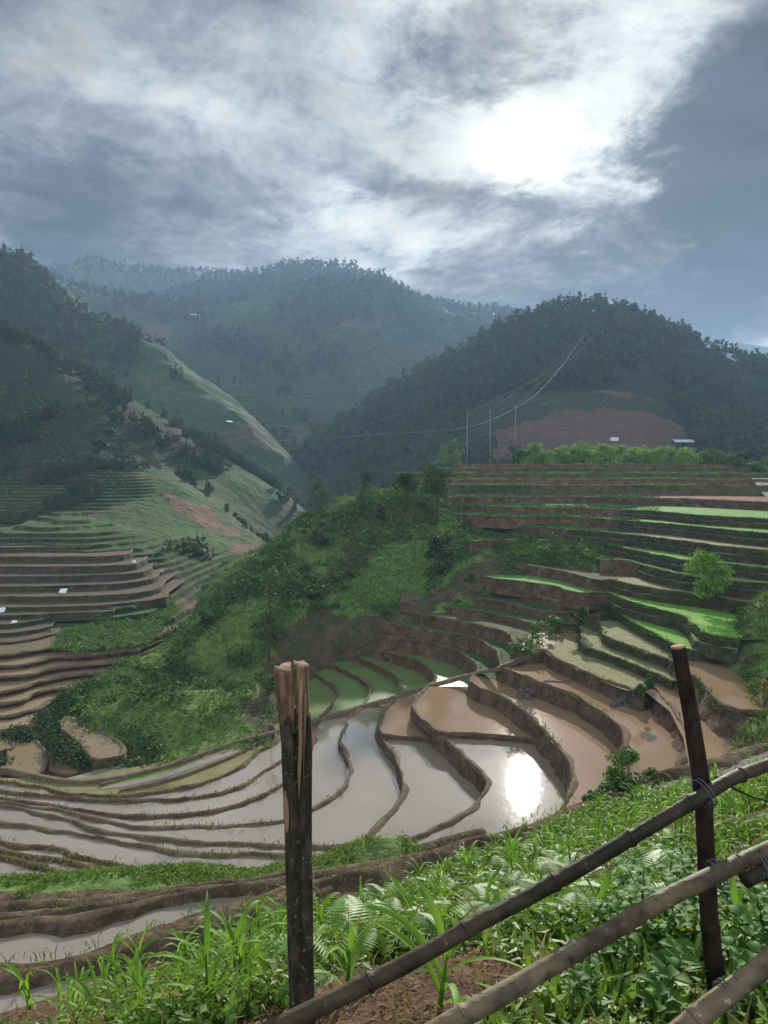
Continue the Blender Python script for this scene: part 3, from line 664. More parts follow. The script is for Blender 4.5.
left_f = hill('left_hillside', [
  (-60,745,72),(0,742,73),(-60,700,82),(0,696,84),(40,690,88),(-60,660,98),(0,655,96),(60,672,90),(0,638,98),(60,645,95),(100,650,96),(0,600,112),(80,603,112),(150,620,108),
  (180,590,128),(0,538,147),(100,536,149),(200,560,155),(-60,520,175),(0,495,195),(90,490,200),(170,505,195),(230,540,185),(270,562,178),
  (0,460,225),(80,455,230),(130,462,232),(180,480,228),(225,508,220),(268,545,210),(290,565,190),
  (60,420,252),(0,420,250),(0,380,275),(30,375,278),(0,330,300),(-60,300,300),(-60,400,250),(95,428,255),(60,385,280),(118,447,250)],
  -.66, -.05, 420, 68, 340, 700, (hillL, terrbrown, terrsilt, redfield, hillcrop), 22, 1.3, .85, 0, .25, 11,
  patches=[([(-80,655),(40,655),(62,672),(30,730),(-80,750)],2,1),([(160,490),(205,505),(240,535),(215,532),(180,512)],3,0),([(230,540),(268,548),(262,558),(232,552)],3,0),([(-80,485),(80,487),(95,540),(-80,540)],4,1),([(165,600),(210,600),(215,612),(170,615)],3,0)],
  extra=[tuple(atd(x, y, d)-np.array([0,0,1.6])) for x, y, d in [(0,562,129),(100,560,129),(0,585,117),(120,580,119),(0,620,103),(50,620,104),(0,550,137)]]+[(-40,300,-10),(-100,360,20),(-60,350,-10),(-160,340,50),(-20,260,-38),(-30,230,-35),(0,200,-45),(-12,150,-40),(-160,200,30),(-60,78,-26),(-30,100,-34),(-15,120,-38)])
mid_f = hill('middle_hillside', [
  (-60,262,520),(0,254,520),(30,268,515),(60,295,505),(100,325,490),(150,352,470),(200,388,450),(240,420,430),(275,455,410),(300,500,380),(270,520,350),(200,480,360),
  (100,400,420),(0,330,440),(150,440,390),(50,380,400),(0,400,380),(230,480,370),(100,440,370),(285,520,340),(320,510,380)],
  -.66, .02, 320, 300, 640, 340, (hillM, redfield, hillcrop), 60, 8, 2.6, .3, .5, 12, cover=.4, patches=[([(160,480),(215,488),(200,500),(165,492)],1,0),([(60,300),(110,322),(112,332),(60,318)],1,0)],
  extra=[(-300,640,60),(-100,640,-60),(0,600,-90),(-200,640,20),(0,440,-60),(-40,300,-55),(-100,300,-50),(-200,300,0),(30,380,-50)])
far_f = hill('far_hillside', [
  (0,262,900),(40,275,880),(100,300,850),(150,318,840),(200,310,900),(240,302,980),(330,296,1000),(400,298,960),(440,305,930),(500,322,900),
  (100,345,720),(160,370,680),(220,400,640),(260,425,600),(283,450,570),(300,470,540),(310,510,460),
  (220,330,850),(300,340,850),(250,370,760),(270,410,660),(330,380,760),(320,420,660),(360,350,830),(420,340,860),(400,380,760),(350,430,640),(420,430,600),(480,340,850)],
  -.62, .30, 420, 420, 1150, 340, (hillF, redfield, hillcrop), 110, 18, 4, .2, .5, 13, cover=.2, patches=[([(130,325),(175,326),(170,340),(120,338)],1,0),([(350,318),(385,315),(390,328),(345,330)],1,0),([(240,505),(310,508),(300,540),(250,545)],1,1),([(280,430),(320,395),(400,365),(400,380),(330,415),(290,445)],2,0)],
  extra=[(-500,1150,80),(0,1150,40),(300,1150,0),(100,1000,60),(200,700,-60),(0,430,-60),(100,430,-60),(-260,430,-60)])
ridgeA = hill('distant_ridge', [
  (20,290,1500),(68,272,1500),(90,262,1500),(110,262,1500),(150,272,1500),(180,274,1500),(215,277,1480),(260,285,1450),(330,300,1400),(-100,290,1500),
  (100,330,1200),(0,340,1200),(220,330,1200),(330,340,1200)],
  -.7, .05, 220, 1050, 2000, 80, hillF, 160, 16, 0, seed=14, extra=[(-1000,2000,0),(0,2000,0),(-500,2000,0)])
ridgeB = hill('distant_ridge', [
  (200,290,1250),(215,280,1250),(250,274,1250),(290,270,1250),(340,270,1250),(370,276,1250),(400,290,1250),(430,302,1230),(460,308,1200),(500,312,1200),(560,330,1200),(150,310,1250),
  (220,330,1050),(330,320,1050),(450,335,1030)],
  -.35, .35, 260, 980, 1700, 80, hillF, 120, 12, 0, seed=15, extra=[(-500,1700,0),(0,1700,0),(500,1700,0)])
ridgeC = hill('distant_ridge', [(600,345,3200),(700,348,3200),(730,343,3200),(768,350,3200),(900,360,3200),(700,400,2600),(900,400,2600)],
  .2, .85, 120, 2500, 3800, 40, hillF, 300, 30, 0, seed=16, extra=[(1000,3800,100),(3000,3800,100)])
right_f = hill('right_hillside', [
  (300,475,430),(330,445,450),(370,412,470),(410,386,480),(440,366,490),(470,348,500),(500,333,508),(530,319,511),(565,314,512),(600,314,512),(640,319,510),(670,331,505),(705,347,500),(740,360,490),(768,370,480),(840,392,470),
  (300,520,360),(360,500,350),(400,470,380),(440,440,400),(500,415,385),(540,425,350),(600,425,345),(680,440,350),(740,450,360),(600,400,380),(560,395,395),(660,400,400),(560,350,460),(640,350,460),(720,400,430),(480,380,440),(450,470,320),(560,460,290),(680,465,290),(800,450,340)],
  -.16, .8, 480, 230, 640, 380, (hillR, redfield, hillcrop), 45, 5, 2.2, seed=17, cover=-9, patches=[([(490,465),(498,434),(525,418),(565,409),(610,404),(650,410),(682,430),(694,465)],1,1),([(470,412),(500,398),(560,392),(620,394),(660,402),(655,412),(600,408),(560,412),(520,425),(480,440),(455,440)],2,1),([(592,392),(615,388),(640,394),(625,400)],1,0)], extra=[(0,640,-40),(100,640,0),(250,640,20),(500,640,0),(-60,400,-55),(0,240,-30),(100,240,-12),(200,240,-20)])
S = 9000
tag(link('ground', mesh('ground', [(-S,-S,-95),(S,-S,-95),(S,S,-95),(-S,S,-95)], [[0,1,2,3]], hillF)), kind='structure')

# ------------------------------------------------------------------ vegetation tools
def rot_rows(v, ax, ang):
    ax = ax/np.linalg.norm(ax, axis=-1, keepdims=True); c = np.cos(ang)[..., None]; s_ = np.sin(ang)[..., None]
    return v*c+np.cross(ax, v)*s_+ax*(ax*v).sum(-1, keepdims=True)*(1-c)
def quads(C, N, size, aspect=.6, g=rng):
    """one leaf-shaped quad at each point C with normal about N"""
    n = len(C); N = N/np.maximum(np.linalg.norm(N, axis=1), 1e-6)[:, None]
    r = g.normal(size=(n, 3)); U = np.cross(N, r); U /= np.maximum(np.linalg.norm(U, axis=1), 1e-6)[:, None]; W = np.cross(N, U)
    s = np.broadcast_to(size, (n,))[:, None]*g.uniform(.6, 1.3, (n, 1))
    V = np.stack([C-U*s*.5, C+W*s*aspect*.5+N*s*.08, C+U*s*.5, C-W*s*aspect*.5+N*s*.08], 1)
    return V.reshape(-1, 3), np.arange(4*n).reshape(n, 4)
def merge(parts):
    Vs, Fs, Ts, o = [], [], [], 0
    for V, F, T in parts:
        Vs.append(V); Fs.append(F+o); Ts.append(np.broadcast_to(T, (len(V),))); o += len(V)
    return np.vstack(Vs), np.vstack(Fs), np.concatenate(Ts)
def crown(h0, h1, r, lobes, n, leaf, seed, shape='round', sparse=.0):
    g = np.random.default_rng(seed); H = h1-h0; parts = []
    cs = []
    for i in range(lobes):
        t = g.uniform(.12, .92); ang = g.uniform(0, 2*math.pi)
        if shape == 'cone': rr = r*(1-t)*1.0+.12*r
        elif shape == 'column': rr = r*math.sqrt(max(.05, 1-(2*t-1)**2))
        else: rr = r*math.sqrt(max(.08, 1-(2*t-.85)**2))
        ro = rr*g.uniform(.25, .8); lr = r*g.uniform(.28, .48)*(1-.4*(shape == 'cone'))
        cs.append((np.array([ro*math.cos(ang), ro*math.sin(ang), h0+H*t]), lr))
    m = max(6, n//lobes)
    for c, lr in cs:
        k = int(m*g.uniform(.7, 1.3)); d = g.normal(size=(k, 3)); d /= np.linalg.norm(d, axis=1)[:, None]
        rad = lr*(g.uniform(0, 1, (k, 1))**.35)*g.uniform(.85, 1.15, (k, 1))
        P = c+d*rad*np.array([1.1, 1.1, .8]); N = d+g.normal(size=(k, 3))*.6+np.array([0, 0, .4])
        V, F = quads(P, N, leaf, .7, g)
        parts.append((V, F, np.repeat(np.clip(g.uniform(.2, .8)+g.normal(0, .15, k), 0, 1), 4)))
    return merge(parts), cs
def tube(pts, rad, n=6, g=rng, wob=0.0, caps=True):
    pts = np.asarray(pts, float); rad = np.broadcast_to(rad, (len(pts),)).astype(float)
    T = np.gradient(pts, axis=0); T /= np.linalg.norm(T, axis=1)[:, None]
    ref = np.array([0, 0, 1.]) if abs(T[0][2]) < .8 else np.array([1., 0, 0])
    U = np.cross(T, ref); U /= np.linalg.norm(U, axis=1)[:, None]; W = np.cross(T, U)
    a = np.linspace(0, 2*math.pi, n, endpoint=False)
    k = 1+wob*g.uniform(-1, 1, (len(pts), n))
    V = pts[:, None]+(U[:, None]*np.cos(a)[None, :, None]+W[:, None]*np.sin(a)[None, :, None])*(rad[:, None]*k)[..., None]
    V = V.reshape(-1, 3); i = np.arange(len(pts)*n).reshape(-1, n); j = np.roll(i, -1, 1)
    F = np.stack([i[:-1], j[:-1], j[1:], i[1:]], -1).reshape(-1, 4)
    if caps:
        V = np.vstack([V, pts[:1], pts[-1:]]); a0, a1 = len(V)-2, len(V)-1
        F = np.vstack([F, np.stack([j[0], i[0], np.full(n, a0), np.full(n, a0)], -1)[:, [0, 1, 2, 3]]*1, np.stack([i[-1], j[-1], np.full(n, a1), np.full(n, a1)], -1)])
    return V, F
def fix(F):      # quads with a doubled corner become triangles
    F = np.asarray(F); t = F[:, 2] == F[:, 3]
    return [F[~t], F[t][:, :3]]
def tmesh(name, V, F, mat, smooth=True):
    return mesh(name, V, [f for f in fix(F) if len(f)], mat, smooth)
def tree(name, loc, h, r, label, cat='tree', group=None, th=.3, lobes=14, n=900, leaf=.3, seed=1, shape='round', mat=None, lean=(0, 0), trunk_r=None, bk=None, kids=True):
    (V, F, T), cs = crown(h*th, h, r, lobes, n, leaf, seed, shape)
    lean = np.array([lean[0], lean[1], 0.]); V = V+lean*(V[:, 2:3]/h)
    root = empty(name, loc); tag(root, label, cat, group)
    link('crown', mesh('crown', V, F, mat or leaf_dark, False, attrs={'tint': T}), root)
    g = np.random.default_rng(seed+99); tr = trunk_r or h*.014
    zz = np.linspace(-.6, h*.85, 9); P = np.c_[g.normal(0, .012*h, 9).cumsum()*.35, g.normal(0, .012*h, 9).cumsum()*.35, zz]+lean*(zz[:, None]/h); P[0, :2] = lean[:2]*0; P[1, :2] *= .5
    parts = [(*tube(P, np.linspace(tr*1.25, tr*.25, 9), 7, g, .1), 0)]
    for c, lr in cs[:9]:
        t0 = max(h*th*.75, c[2]*.72); b = np.array([np.interp(t0, zz, P[:, 0]), np.interp(t0, zz, P[:, 1]), t0])
        c2 = c+lean*(c[2]/h); mid = (b+c2)/2+g.normal(0, .03*h, 3)*.5
        parts.append((*tube([b, mid, c2], [tr*.45, tr*.3, tr*.1], 5, g), 0))
    V, F, T = merge(parts)
    link('trunk', tmesh('trunk', V, F, bk or bark), root)
    return root
def down(f, x, y): return float(np.asarray(f(np.array([x]), np.array([y])))[0])
def drop(f, px, py, d0, d1, n=400):
    """first point of the sight line that reaches the height field f"""
    r = ray(px, py); ds = np.geomspace(d0, d1, n); P = r[None]/r[1]*ds[:, None]
    z = f(P[:, 0], P[:, 1]); k = np.argmax(P[:, 2] < z)
    if P[k, 2] >= z[k]: k = n-1
    return np.array([P[k, 0], P[k, 1], z[k]])
# ------------------------------------------------------------------ single trees of the knoll and the valley
def kt(px, py, d): x = (px-384)/FPX*d; return (x, d, down(knoll_z, x, d)-.1)
def on(px, py, d, dz=0): p = atd(px, py, d); return (p[0], p[1], p[2]+dz)
def top_h(py_top, loc, px=None):
    d = loc[1]; return atd(384, py_top, d)[2]-loc[2]
for nm, px, py, d, ytop, wpx, kw, lab, cat in [
  ('tree', 437, 543, 118, 463, 46, dict(th=.45, lobes=16, n=1500, leaf=.42, seed=3, mat=leaf_forest), 'tall dark tree with a bare lower trunk standing highest above the meadow', 'tree'),
  ('tree', 408, 520, 122, 474, 32, dict(th=.35, lobes=12, n=900, leaf=.42, seed=4, mat=leaf_forest), 'smaller round dark tree just left of the tall dark tree', 'tree'),
  ('conifer', 440, 592, 103, 529, 34, dict(th=.03, lobes=18, n=1500, leaf=.4, seed=5, mat=leaf_forest, shape='column'), 'dense dark column-shaped tree at the right corner of the meadow', 'tree'),
  ('tree', 381, 537, 117, 503, 15, dict(th=.2, lobes=9, n=500, leaf=.36, seed=6, mat=leaf_forest, shape='column'), 'narrow dark tree on the upper edge of the meadow', 'tree'),
  ('tree', 321, 506, 128, 479, 26, dict(th=.3, lobes=9, n=420, leaf=.4, seed=7, mat=leaf_grey), 'pale feathery tree on the crest of the green spur', 'tree'),
  ('shrub', 322, 556, 110, 520, 28, dict(th=.05, lobes=12, n=900, leaf=.34, seed=8, mat=leaf_grey), 'large grey-green shrub on the green slope left of the meadow', 'shrub'),
  ('tree', 267, 638, 84, 566, 44, dict(th=.5, lobes=10, n=300, leaf=.34, seed=9, mat=leaf_dark, trunk_r=.09), 'sparse spindly tree with a thin bare trunk on the green spur', 'tree'),
  ('shrub', 312, 614, 96, 588, 18, dict(th=.03, lobes=9, n=600, leaf=.32, seed=10, mat=leaf_forest), 'round dark shrub at the lower left corner of the meadow', 'shrub'),
  ('shrub', 366, 495, 130, 482, 12, dict(th=.03, lobes=7, n=260, leaf=.35, seed=11, mat=leaf_mid), 'small round shrub on the upper rim of the green spur', 'shrub'),
  ('shrub', 200, 628, 90, 608, 22, dict(th=.03, lobes=9, n=420, leaf=.32, seed=12, mat=leaf_grey), 'grey-green shrub on the left edge of the spur above the brown fields', 'shrub'),
  ('shrub', 470, 606, 97, 592, 14, dict(th=.03, lobes=6, n=260, leaf=.3, seed=13, mat=leaf_mid), 'small shrub at the top of the bare earth slope beside the crescent terraces', 'shrub'),
  ('shrub', 386, 626, 94, 610, 16, dict(th=.03, lobes=7, n=300, leaf=.3, seed=14, mat=leaf_mid), 'small green shrub on the bare earth slope below the meadow', 'shrub'),
  ('shrub', 268, 690, 77, 668, 26, dict(th=.03, lobes=10, n=500, leaf=.28, seed=15, mat=leaf_mid), 'green shrub at the foot of the earth slope behind the split post', 'shrub')]:
    loc = kt(px, py, d); loc = (loc[0], loc[1], loc[2])
    h = max(1.2, top_h(ytop, loc)); tree(nm, loc, h, wpx/2/FPX*d, lab, cat, **kw)
for nm, px, d, z, ytop, wpx, kw, lab, cat in [
  ('tree', 452, 176, -1.0, 441, 34, dict(th=.12, lobes=12, n=900, leaf=.5, seed=21, mat=leaf_mid), 'mid-green tree rising behind the left end of the knoll top', 'tree'),
  ('tree', 366, 150, -3.0, 470, 14, dict(th=.2, lobes=7, n=300, leaf=.5, seed=25, mat=leaf_dark), 'small dark tree peeping over the knoll beside the valley', 'tree'),
  ('shrub', 518, 174, 1.2, 440, 22, dict(th=.03, lobes=10, n=700, leaf=.45, seed=22, mat=leaf_dark), 'round dark shrub beside the rightmost concrete pole', 'shrub'),
  ('shrub', 743, 168, .2, 448, 22, dict(th=.03, lobes=10, n=700, leaf=.45, seed=23, mat=leaf_dark), 'round dark shrub at the right end of the hedge on the knoll', 'shrub'),
  ('shrub', 762, 160, -.5, 458, 24, dict(th=.03, lobes=10, n=700, leaf=.45, seed=24, mat=leaf_mid), 'low green shrub above the pale concrete road', 'shrub')]:
    loc = ((px-384)/FPX*d, d, z); tree(nm, loc, top_h(ytop, loc), wpx/2/FPX*d, lab, cat, **kw)
# tree leaning over the rice seedbeds
loc = drop(near_z, 727, 634, 30, 90); d = loc[1]
lt = tree('leaning_tree', loc, top_h(553, loc), 23/FPX*d, 'slender tree leaning left over the bright green seedbed', 'tree', th=.42, lobes=20, n=3000, leaf=.27, seed=31, mat=leaf_bright, lean=(-26/FPX*d, 0), trunk_r=.10)
# hedge along the knoll top: one shrub after another
g = np.random.default_rng(5)
for i in range(24):
    px = 528+i*9.0+g.uniform(-2, 2); d = 173+g.uniform(-2, 2); loc = ((px-384)/FPX*d, d, 1.0-.5*(px > 690))
    yt = 442+g.uniform(-4, 4)+(px-528)*.05
    tree('hedge_shrub', loc, max(1.5, top_h(yt, loc)), g.uniform(10, 15)/FPX*d, 'bushy bright green shrub in the hedge row along the knoll top', 'shrub', 'hedge shrubs along the knoll top',
         th=-.12, lobes=16, n=700, leaf=.5, seed=200+i, shape='column', mat=leaf_bright if px < 700 else leaf_mid)
# clumps on the terraces
for px, py, d, hh, wpx, m, lab in [(520,657,None,1.9,36,leaf_mid,'leafy blue-green clump between the crescent terraces and the muddy pool'),
  (538,640,None,1.9,34,leaf_mid,'leafy clump behind the muddy pool'),(578,626,None,2.0,30,leaf_dark,'dark bush where the crescent terraces meet the seedbeds'),
  (556,632,None,1.6,34,leaf_mid,'green bush left of the dark bush above the muddy pool'),(602,618,None,1.9,28,leaf_dark,'dark bush at the left tip of the upper seedbed'),
  (640,700,None,1.2,16,leaf_mid,'weeds at the right tip of the dry grass terrace'),(650,688,None,1.3,12,leaf_mid,'weeds climbing the step beside the dry grass terraces')]:
    z = -17.9 if py > 630 else -16.4
    if py < 610: z = -14
    p = atz(px, py, z); tree('shrub', p, hh, wpx/2/FPX*p[1], lab, 'shrub', th=.02, lobes=8, n=500, leaf=.3, seed=int(px), mat=m)
# bush on the mud bank near the slope
p = atz(628, 795, -11.7); tree('shrub', p, 1.75, .85, 'leafy green bush growing on the mud bank above the brown paddies', 'shrub', th=.05, lobes=13, n=1300, leaf=.15, seed=77, mat=leaf_mid)
for k, (px, py, hh) in enumerate([(606,802,.7),(592,806,.5),(650,786,.6)]):
    p = atz(px, py, -11.7); tree('shrub', p, hh, .45, ['low weed bush just left of the leafy bush on the mud bank','lowest leftmost weed tuft on the mud bank','small weed bush right of the leafy bush on the mud bank'][k], 'shrub', th=.02, lobes=6, n=300, leaf=.12, seed=80+k, mat=leaf_mid)

# ------------------------------------------------------------------ forest
protos = []
for k in range(12):
    shp = ['round','round','cone','column','round','cone','round','round','column','round','cone','round'][k]; h = [10,12,13,11,8,11,9,14,15,7,16,11][k]
    (V, F, T), cs = crown(h*[.22,.12,.2,.1,.2,.15,.25,.35,.3,.08,.25,.4][k], h, h*[.34,.30,.22,.24,.42,.24,.38,.27,.18,.5,.17,.36][k], [9,7,9,8,10,9,6,12,9,8,11,5][k], 150, h*[.135,.12,.11,.12,.15,.12,.15,.10,.10,.16,.09,.14][k], 300+k, shp)
    tv, tf = tube([(0,0,-2),(0,0,h*.5),(0,0,h*.8)], [.22,.15,.06], 4)
    protos.append((V, F, T, tv, tf, h))
pm = []
for k, (V, F, T, tv, tf, h) in enumerate(protos):
    m = mesh('forest_tree', np.vstack([V, tv]), [F]+[f+len(V) for f in fix(tf) if len(f)], [leaf_forest2 if k in (1, 4, 7, 11) else leaf_forest, bark], False,
             fmat=np.r_[np.zeros(len(F)), np.ones(sum(len(f) for f in fix(tf)))], attrs={'tint': np.r_[T, np.zeros(len(tv))]})
    pm.append(m)
def forest_mass(name, pts, sc_, label, mat_idx=None, seed=1):
    g = np.random.default_rng(seed); groups = {0: [], 1: []}
    k = g.integers(0, len(protos), len(pts)); a = g.uniform(0, 2*math.pi, len(pts))
    for i in range(len(protos)):
        idx = np.where(k == i)[0]
        if not len(idx): continue
        V, F, T, _, _, h = protos[i]; s_ = (sc_[idx]*g.uniform(.45, 1.0, len(idx))**.8*1.3)[:, None, None]
        c, s2 = np.cos(a[idx]), np.sin(a[idx])
        W = V[None]*s_; X_ = W[..., 0]*c[:, None]-W[..., 1]*s2[:, None]; Y_ = W[..., 0]*s2[:, None]+W[..., 1]*c[:, None]
        W = np.stack([X_, Y_, W[..., 2]], -1)+pts[idx][:, None]
        n = len(V); FF = F[None]+(np.arange(len(idx))*n)[:, None, None]
        TT = np.clip(T[None]+g.normal(0, .32, (len(idx), 1)), 0, 1)
        groups[1 if i in (1, 4, 7, 11) else 0].append((W.reshape(-1, 3), FF.reshape(-1, 4), TT.ravel()))
    Vs, Fs, Ts, fmt, o = [], [], [], [], 0
    for gi in (0, 1):
        for V, F, T in groups[gi]:
            Vs.append(V); Fs.append(F+o); Ts.append(T); fmt.append(np.full(len(F), gi)); o += len(V)
    if not Vs: return
    ob = link(name, mesh(name, np.vstack(Vs), np.vstack(Fs), [leaf_forest, leaf_forest2], False, np.concatenate(fmt), {'tint': np.concatenate(Ts)}))
    return tag(ob, label, 'forest', kind='stuff')
def sample(f, a0, a1, r0, r1, n, keep, seed):
    g = np.random.default_rng(seed); a = g.uniform(a0, a1, n); r = np.sqrt(g.uniform(r0*r0, r1*r1, n)); x, y = a*r, r; z = f(x, y)
    u, v = proj(x, y, z); m = keep(u, v, x, y, z); return np.c_[x, y, z][m]
def facing(f, P, h=6):     # slope rises away from the viewer, or the top is near
    z0 = f(P[:, 0], P[:, 1]); k = (P[:, 1]+h)/P[:, 1]; z1 = f(P[:, 0]*k, P[:, 1]*k)
    return (z1/(P[:, 1]*k)) > (z0/P[:, 1])-.0016
def indiv(P, sc_, name, label, cat, group, seed):
    g = np.random.default_rng(seed)
    for p, s_ in zip(P, sc_):
        o = link(name, pm[int(g.integers(0, len(pm)))]); o.location = [float(v) for v in p]; o.rotation_euler = (0, 0, g.uniform(0, 6.28)); s2 = float(s_*g.uniform(.5, 1.15)); o.scale = (s2, s2, s2*g.uniform(.9, 1.15)); tag(o, label, cat, group)
fieldR = [(455,445),(470,410),(500,396),(560,390),(625,388),(665,398),(695,428),(700,472),(450,472)]
P = sample(right_f, -.14, .62, 285, 540, 12000, lambda u, v, x, y, z: ~inpoly(u, v, fieldR) & (u > 250) & (u < 840) & ((fbm(x, y, 26, 4, 66) > -.34) | (v < 340)), 1)
P = P[facing(right_f, P)]; print('right forest', len(P))
u, v = proj(P[:, 0], P[:, 1], P[:, 2])
# the crest trees and the nearest ones stand singly
k0 = (P[:, 1]+5)/P[:, 1]; crest = (right_f(P[:, 0]*k0, P[:, 1]*k0)/(P[:, 1]*k0) < P[:, 2]/P[:, 1]+.0006)
idx = np.where(crest & (u > 300) & (u < 770))[0][:110]
near_i = np.argsort(P[:, 1]); near_i = near_i[(u[near_i] > 300) & (u[near_i] < 765) & (v[near_i] < 470) & ~np.isin(near_i, idx)][:110]
indiv(P[idx], np.full(len(idx), .78), 'forest_tree', 'dark tree standing against the sky on the crest of the wooded hill', 'tree', 'crest trees of the wooded hill', 2)
indiv(P[near_i], np.full(len(near_i), .75), 'forest_tree', 'tree in the front rows of the wood on the right-hand hill', 'tree', 'front trees of the wooded hill', 3)
rest = np.ones(len(P), bool); rest[idx] = 0; rest[near_i] = 0
forest_mass('forest', P[rest], np.full(rest.sum(), .72), 'dense dark wood covering the hill on the right', seed=4)
# wood and scrub on the middle hillside: a band from upper left, and hedges between fields
def hedge(z, step, w): return (z/step-np.floor(z/step)) < w
def keepM(u, v, x, y, z):
    nn = fbm(x, y, 55, 4, 61); band = (v < 300+u*.62+20*np.sign(nn)) & (v > 245+u*.5)
    return (u > -40) & (u < 300) & (((nn > .0) & band) | (nn > .14) | (hedge(z, 13, .25) & (nn > -.1)))
P = sample(mid_f, -.58, 0, 300, 560, 10000, keepM, 5); P = P[facing(mid_f, P)]; print('mid', len(P))
forest_mass('woodland', P, np.full(len(P), .52), 'patchy woodland and scrub on the middle hillside', seed=6)
P = sample(far_f, -.55, .25, 480, 1080, 9000, lambda u, v, x, y, z: (u > -20) & (u < 560) & ((fbm(x, y, 90, 4, 62) > .26) | (hedge(z+fbm(x, y, 60, 2, 5)*20, 22, .16) & (fbm(x, y, 40, 2, 8) > 0))), 7); P = P[facing(far_f, P, 12)]; print('far', len(P))
forest_mass('woodland', P, np.full(len(P), .85), 'scattered trees and hedges on the far terraced slopes', seed=8)
for f, a0, a1, r0, r1, n, sd in ((ridgeA, -.55, -.0, 1200, 1560, 3800, 9), (ridgeB, -.3, .25, 1080, 1300, 3800, 10)):
    P = sample(f, a0, a1, r0, r1, n, lambda u, v, x, y, z: (v < 330), sd); P = P[facing(f, P, 20)]; print('ridge', len(P))
    forest_mass('distant_wood', P, np.full(len(P), 1.05), 'blue-hazed wood on the distant ridge', seed=sd)
# left hillside scrub
def keepL(u, v, x, y, z):
    nn = fbm(x, y, 16, 4, 63)
    return (u > -30) & (u < 300) & (((v < 455) & (nn > .0) & (u < 40+(v-330)*.5)) | ((v >= 440) & (v < 560) & (nn > .26)) | (hedge(z, 4.25, .16) & (nn > .05) & (v < 560)) | (nn > .42))
P = sample(left_f, -.56, -.1, 95, 320, 30000, keepL, 12); P = P[facing(left_f, P, 3)]; print('left', len(P))
forest_mass('scrub', P, np.where(P[:, 1] > 235, .30, .15), 'scrub and bushes covering the steep left hillside', seed=13)
for i, (px, py, hh) in enumerate([(98,463,9),(110,462,11),(122,465,10)]):
    p = drop(left_f, px, py, 150, 330); tree('tree', p, hh, 2.9, ['leftmost of three dark trees on the shoulder of the left hill','middle tree of three dark trees on the left hill shoulder','right tree of three dark trees on the left hill shoulder'][i], 'tree', th=.1, lobes=12, n=700, leaf=.7, seed=40+i, mat=leaf_dark)
for i, (px, py) in enumerate([(22,262),(30,262),(38,264),(44,265),(104,300),(52,372)]):
    p = drop(mid_f if i < 5 else left_f, px, py+3, 230, 700); o = link('hill_tree', pm[4 if i % 2 else 0]); o.location = [float(v) for v in p]; o.scale = (.75,)*3 if i < 5 else (.6,)*3
    tag(o, ['small tree on the far left skyline','second small tree from the left on the skyline','third small tree of the left skyline row','last small tree of the left skyline row','lone dark tree below the left skyline','dark tree jutting out from the left hillside'][i], 'tree')
for i, px in enumerate([411, 419, 428, 436]):
    p = drop(far_f, px, 303+i, 700, 1100); o = link('hill_tree', pm[i]); o.location = [float(v) for v in p]; o.scale = (1.15,)*3
    tag(o, 'tall tree standing out on the saddle between the two mountains', 'tree', 'trees on the saddle')

# ------------------------------------------------------------------ ground cover (nobody could count it)
def leafcloud(P, size, per, leaf, spread, g, up=.5, hgt=.6):
    n = len(P); C = np.repeat(P, per, 0); s_ = np.repeat(np.broadcast_to(size, (n,)), per)
    off = g.normal(size=(n*per, 3))*np.array([spread, spread, spread*hgt])*s_[:, None]; off[:, 2] = np.abs(off[:, 2])
    N = off*.8+g.normal(size=off.shape)*.7*np.array([1, 1, .6])*s_[:, None]*spread+np.array([0, 0, up*spread])*s_[:, None]
    V, F = quads(C+off, N, leaf*s_, .55, g)
    T = np.repeat(np.clip(np.repeat(g.uniform(0, 1, n), per)+g.normal(0, .12, n*per), 0, 1), 4)
    return V, F, T
def cover(name, P, size, per, leaf, spread, mat, label, seed, hgt=.6, up=.5):
    g = np.random.default_rng(seed); V, F, T = leafcloud(P, size, per, leaf, spread, g, up, hgt)
    return tag(link(name, mesh(name, V, F, mat, False, attrs={'tint': T})), label, kind='stuff')
g = np.random.default_rng(50)
def scat(f, x0, x1, y0, y1, n, keep, seed):
    g = np.random.default_rng(seed); x = g.uniform(x0, x1, n); y = g.uniform(y0, y1, n); z = f(x, y); u, v = proj(x, y, z); m = keep(x, y, u, v) & (u > -15) & (u < 785); return np.c_[x, y, z][m]
def K(x, y, u, v): return ~inpoly(u, v, earth_poly) & ~inpoly(u, v, meadow_poly) & ~inpoly(u, v, crop_poly) & ((u < 520) | (v < 560)) & (v > 462)
P = scat(knoll_z, -62, 30, 62, 172, 52000, K, 51); P = P[facing(knoll_z, P, 1.5)]; print('tufts', len(P))
nn = fbm(P[:, 0], P[:, 1], 6, 4, 71)
cover('slope_grass', P, .55+np.clip(nn+.05, 0, 1)*1.3, 4, .40, .26, leaf_tuft, 'rough green grass and weeds on the spur', 52)
nb = fbm(P[:, 0]*1.0+P[:, 1]*.5, P[:, 1]*.6, 5, 4, 171)
pu, pv = proj(P[:, 0], P[:, 1], P[:, 2]); big = P[((nn > .26) | (nb > .28)) & ~((pu > 370) & (pv < 560))][::4]
cover('slope_shrubs', big, 1.1, 26, .36, .55, leaf_dark, 'low dark scrub scattered over the spur', 53)
P = scat(knoll_z, -60, 30, 64, 140, 1500, K, 181); P = P[facing(knoll_z, P, 1.5)]; P = P[fbm(P[:, 0], P[:, 1], 11, 3, 182) > -.05]
cover('slope_bushes', P[::2], 1.7, 60, .26, .42, leaf_mid, 'round bushes dotted over the spur', 183)
cover('slope_bushes', P[1::2], 1.5, 60, .26, .40, leaf_forest, 'dark bushes dotted over the spur', 184)
P = scat(knoll_z, -40, 20, 80, 130, 60000, lambda x, y, u, v: inpoly(u, v, meadow_poly), 54)
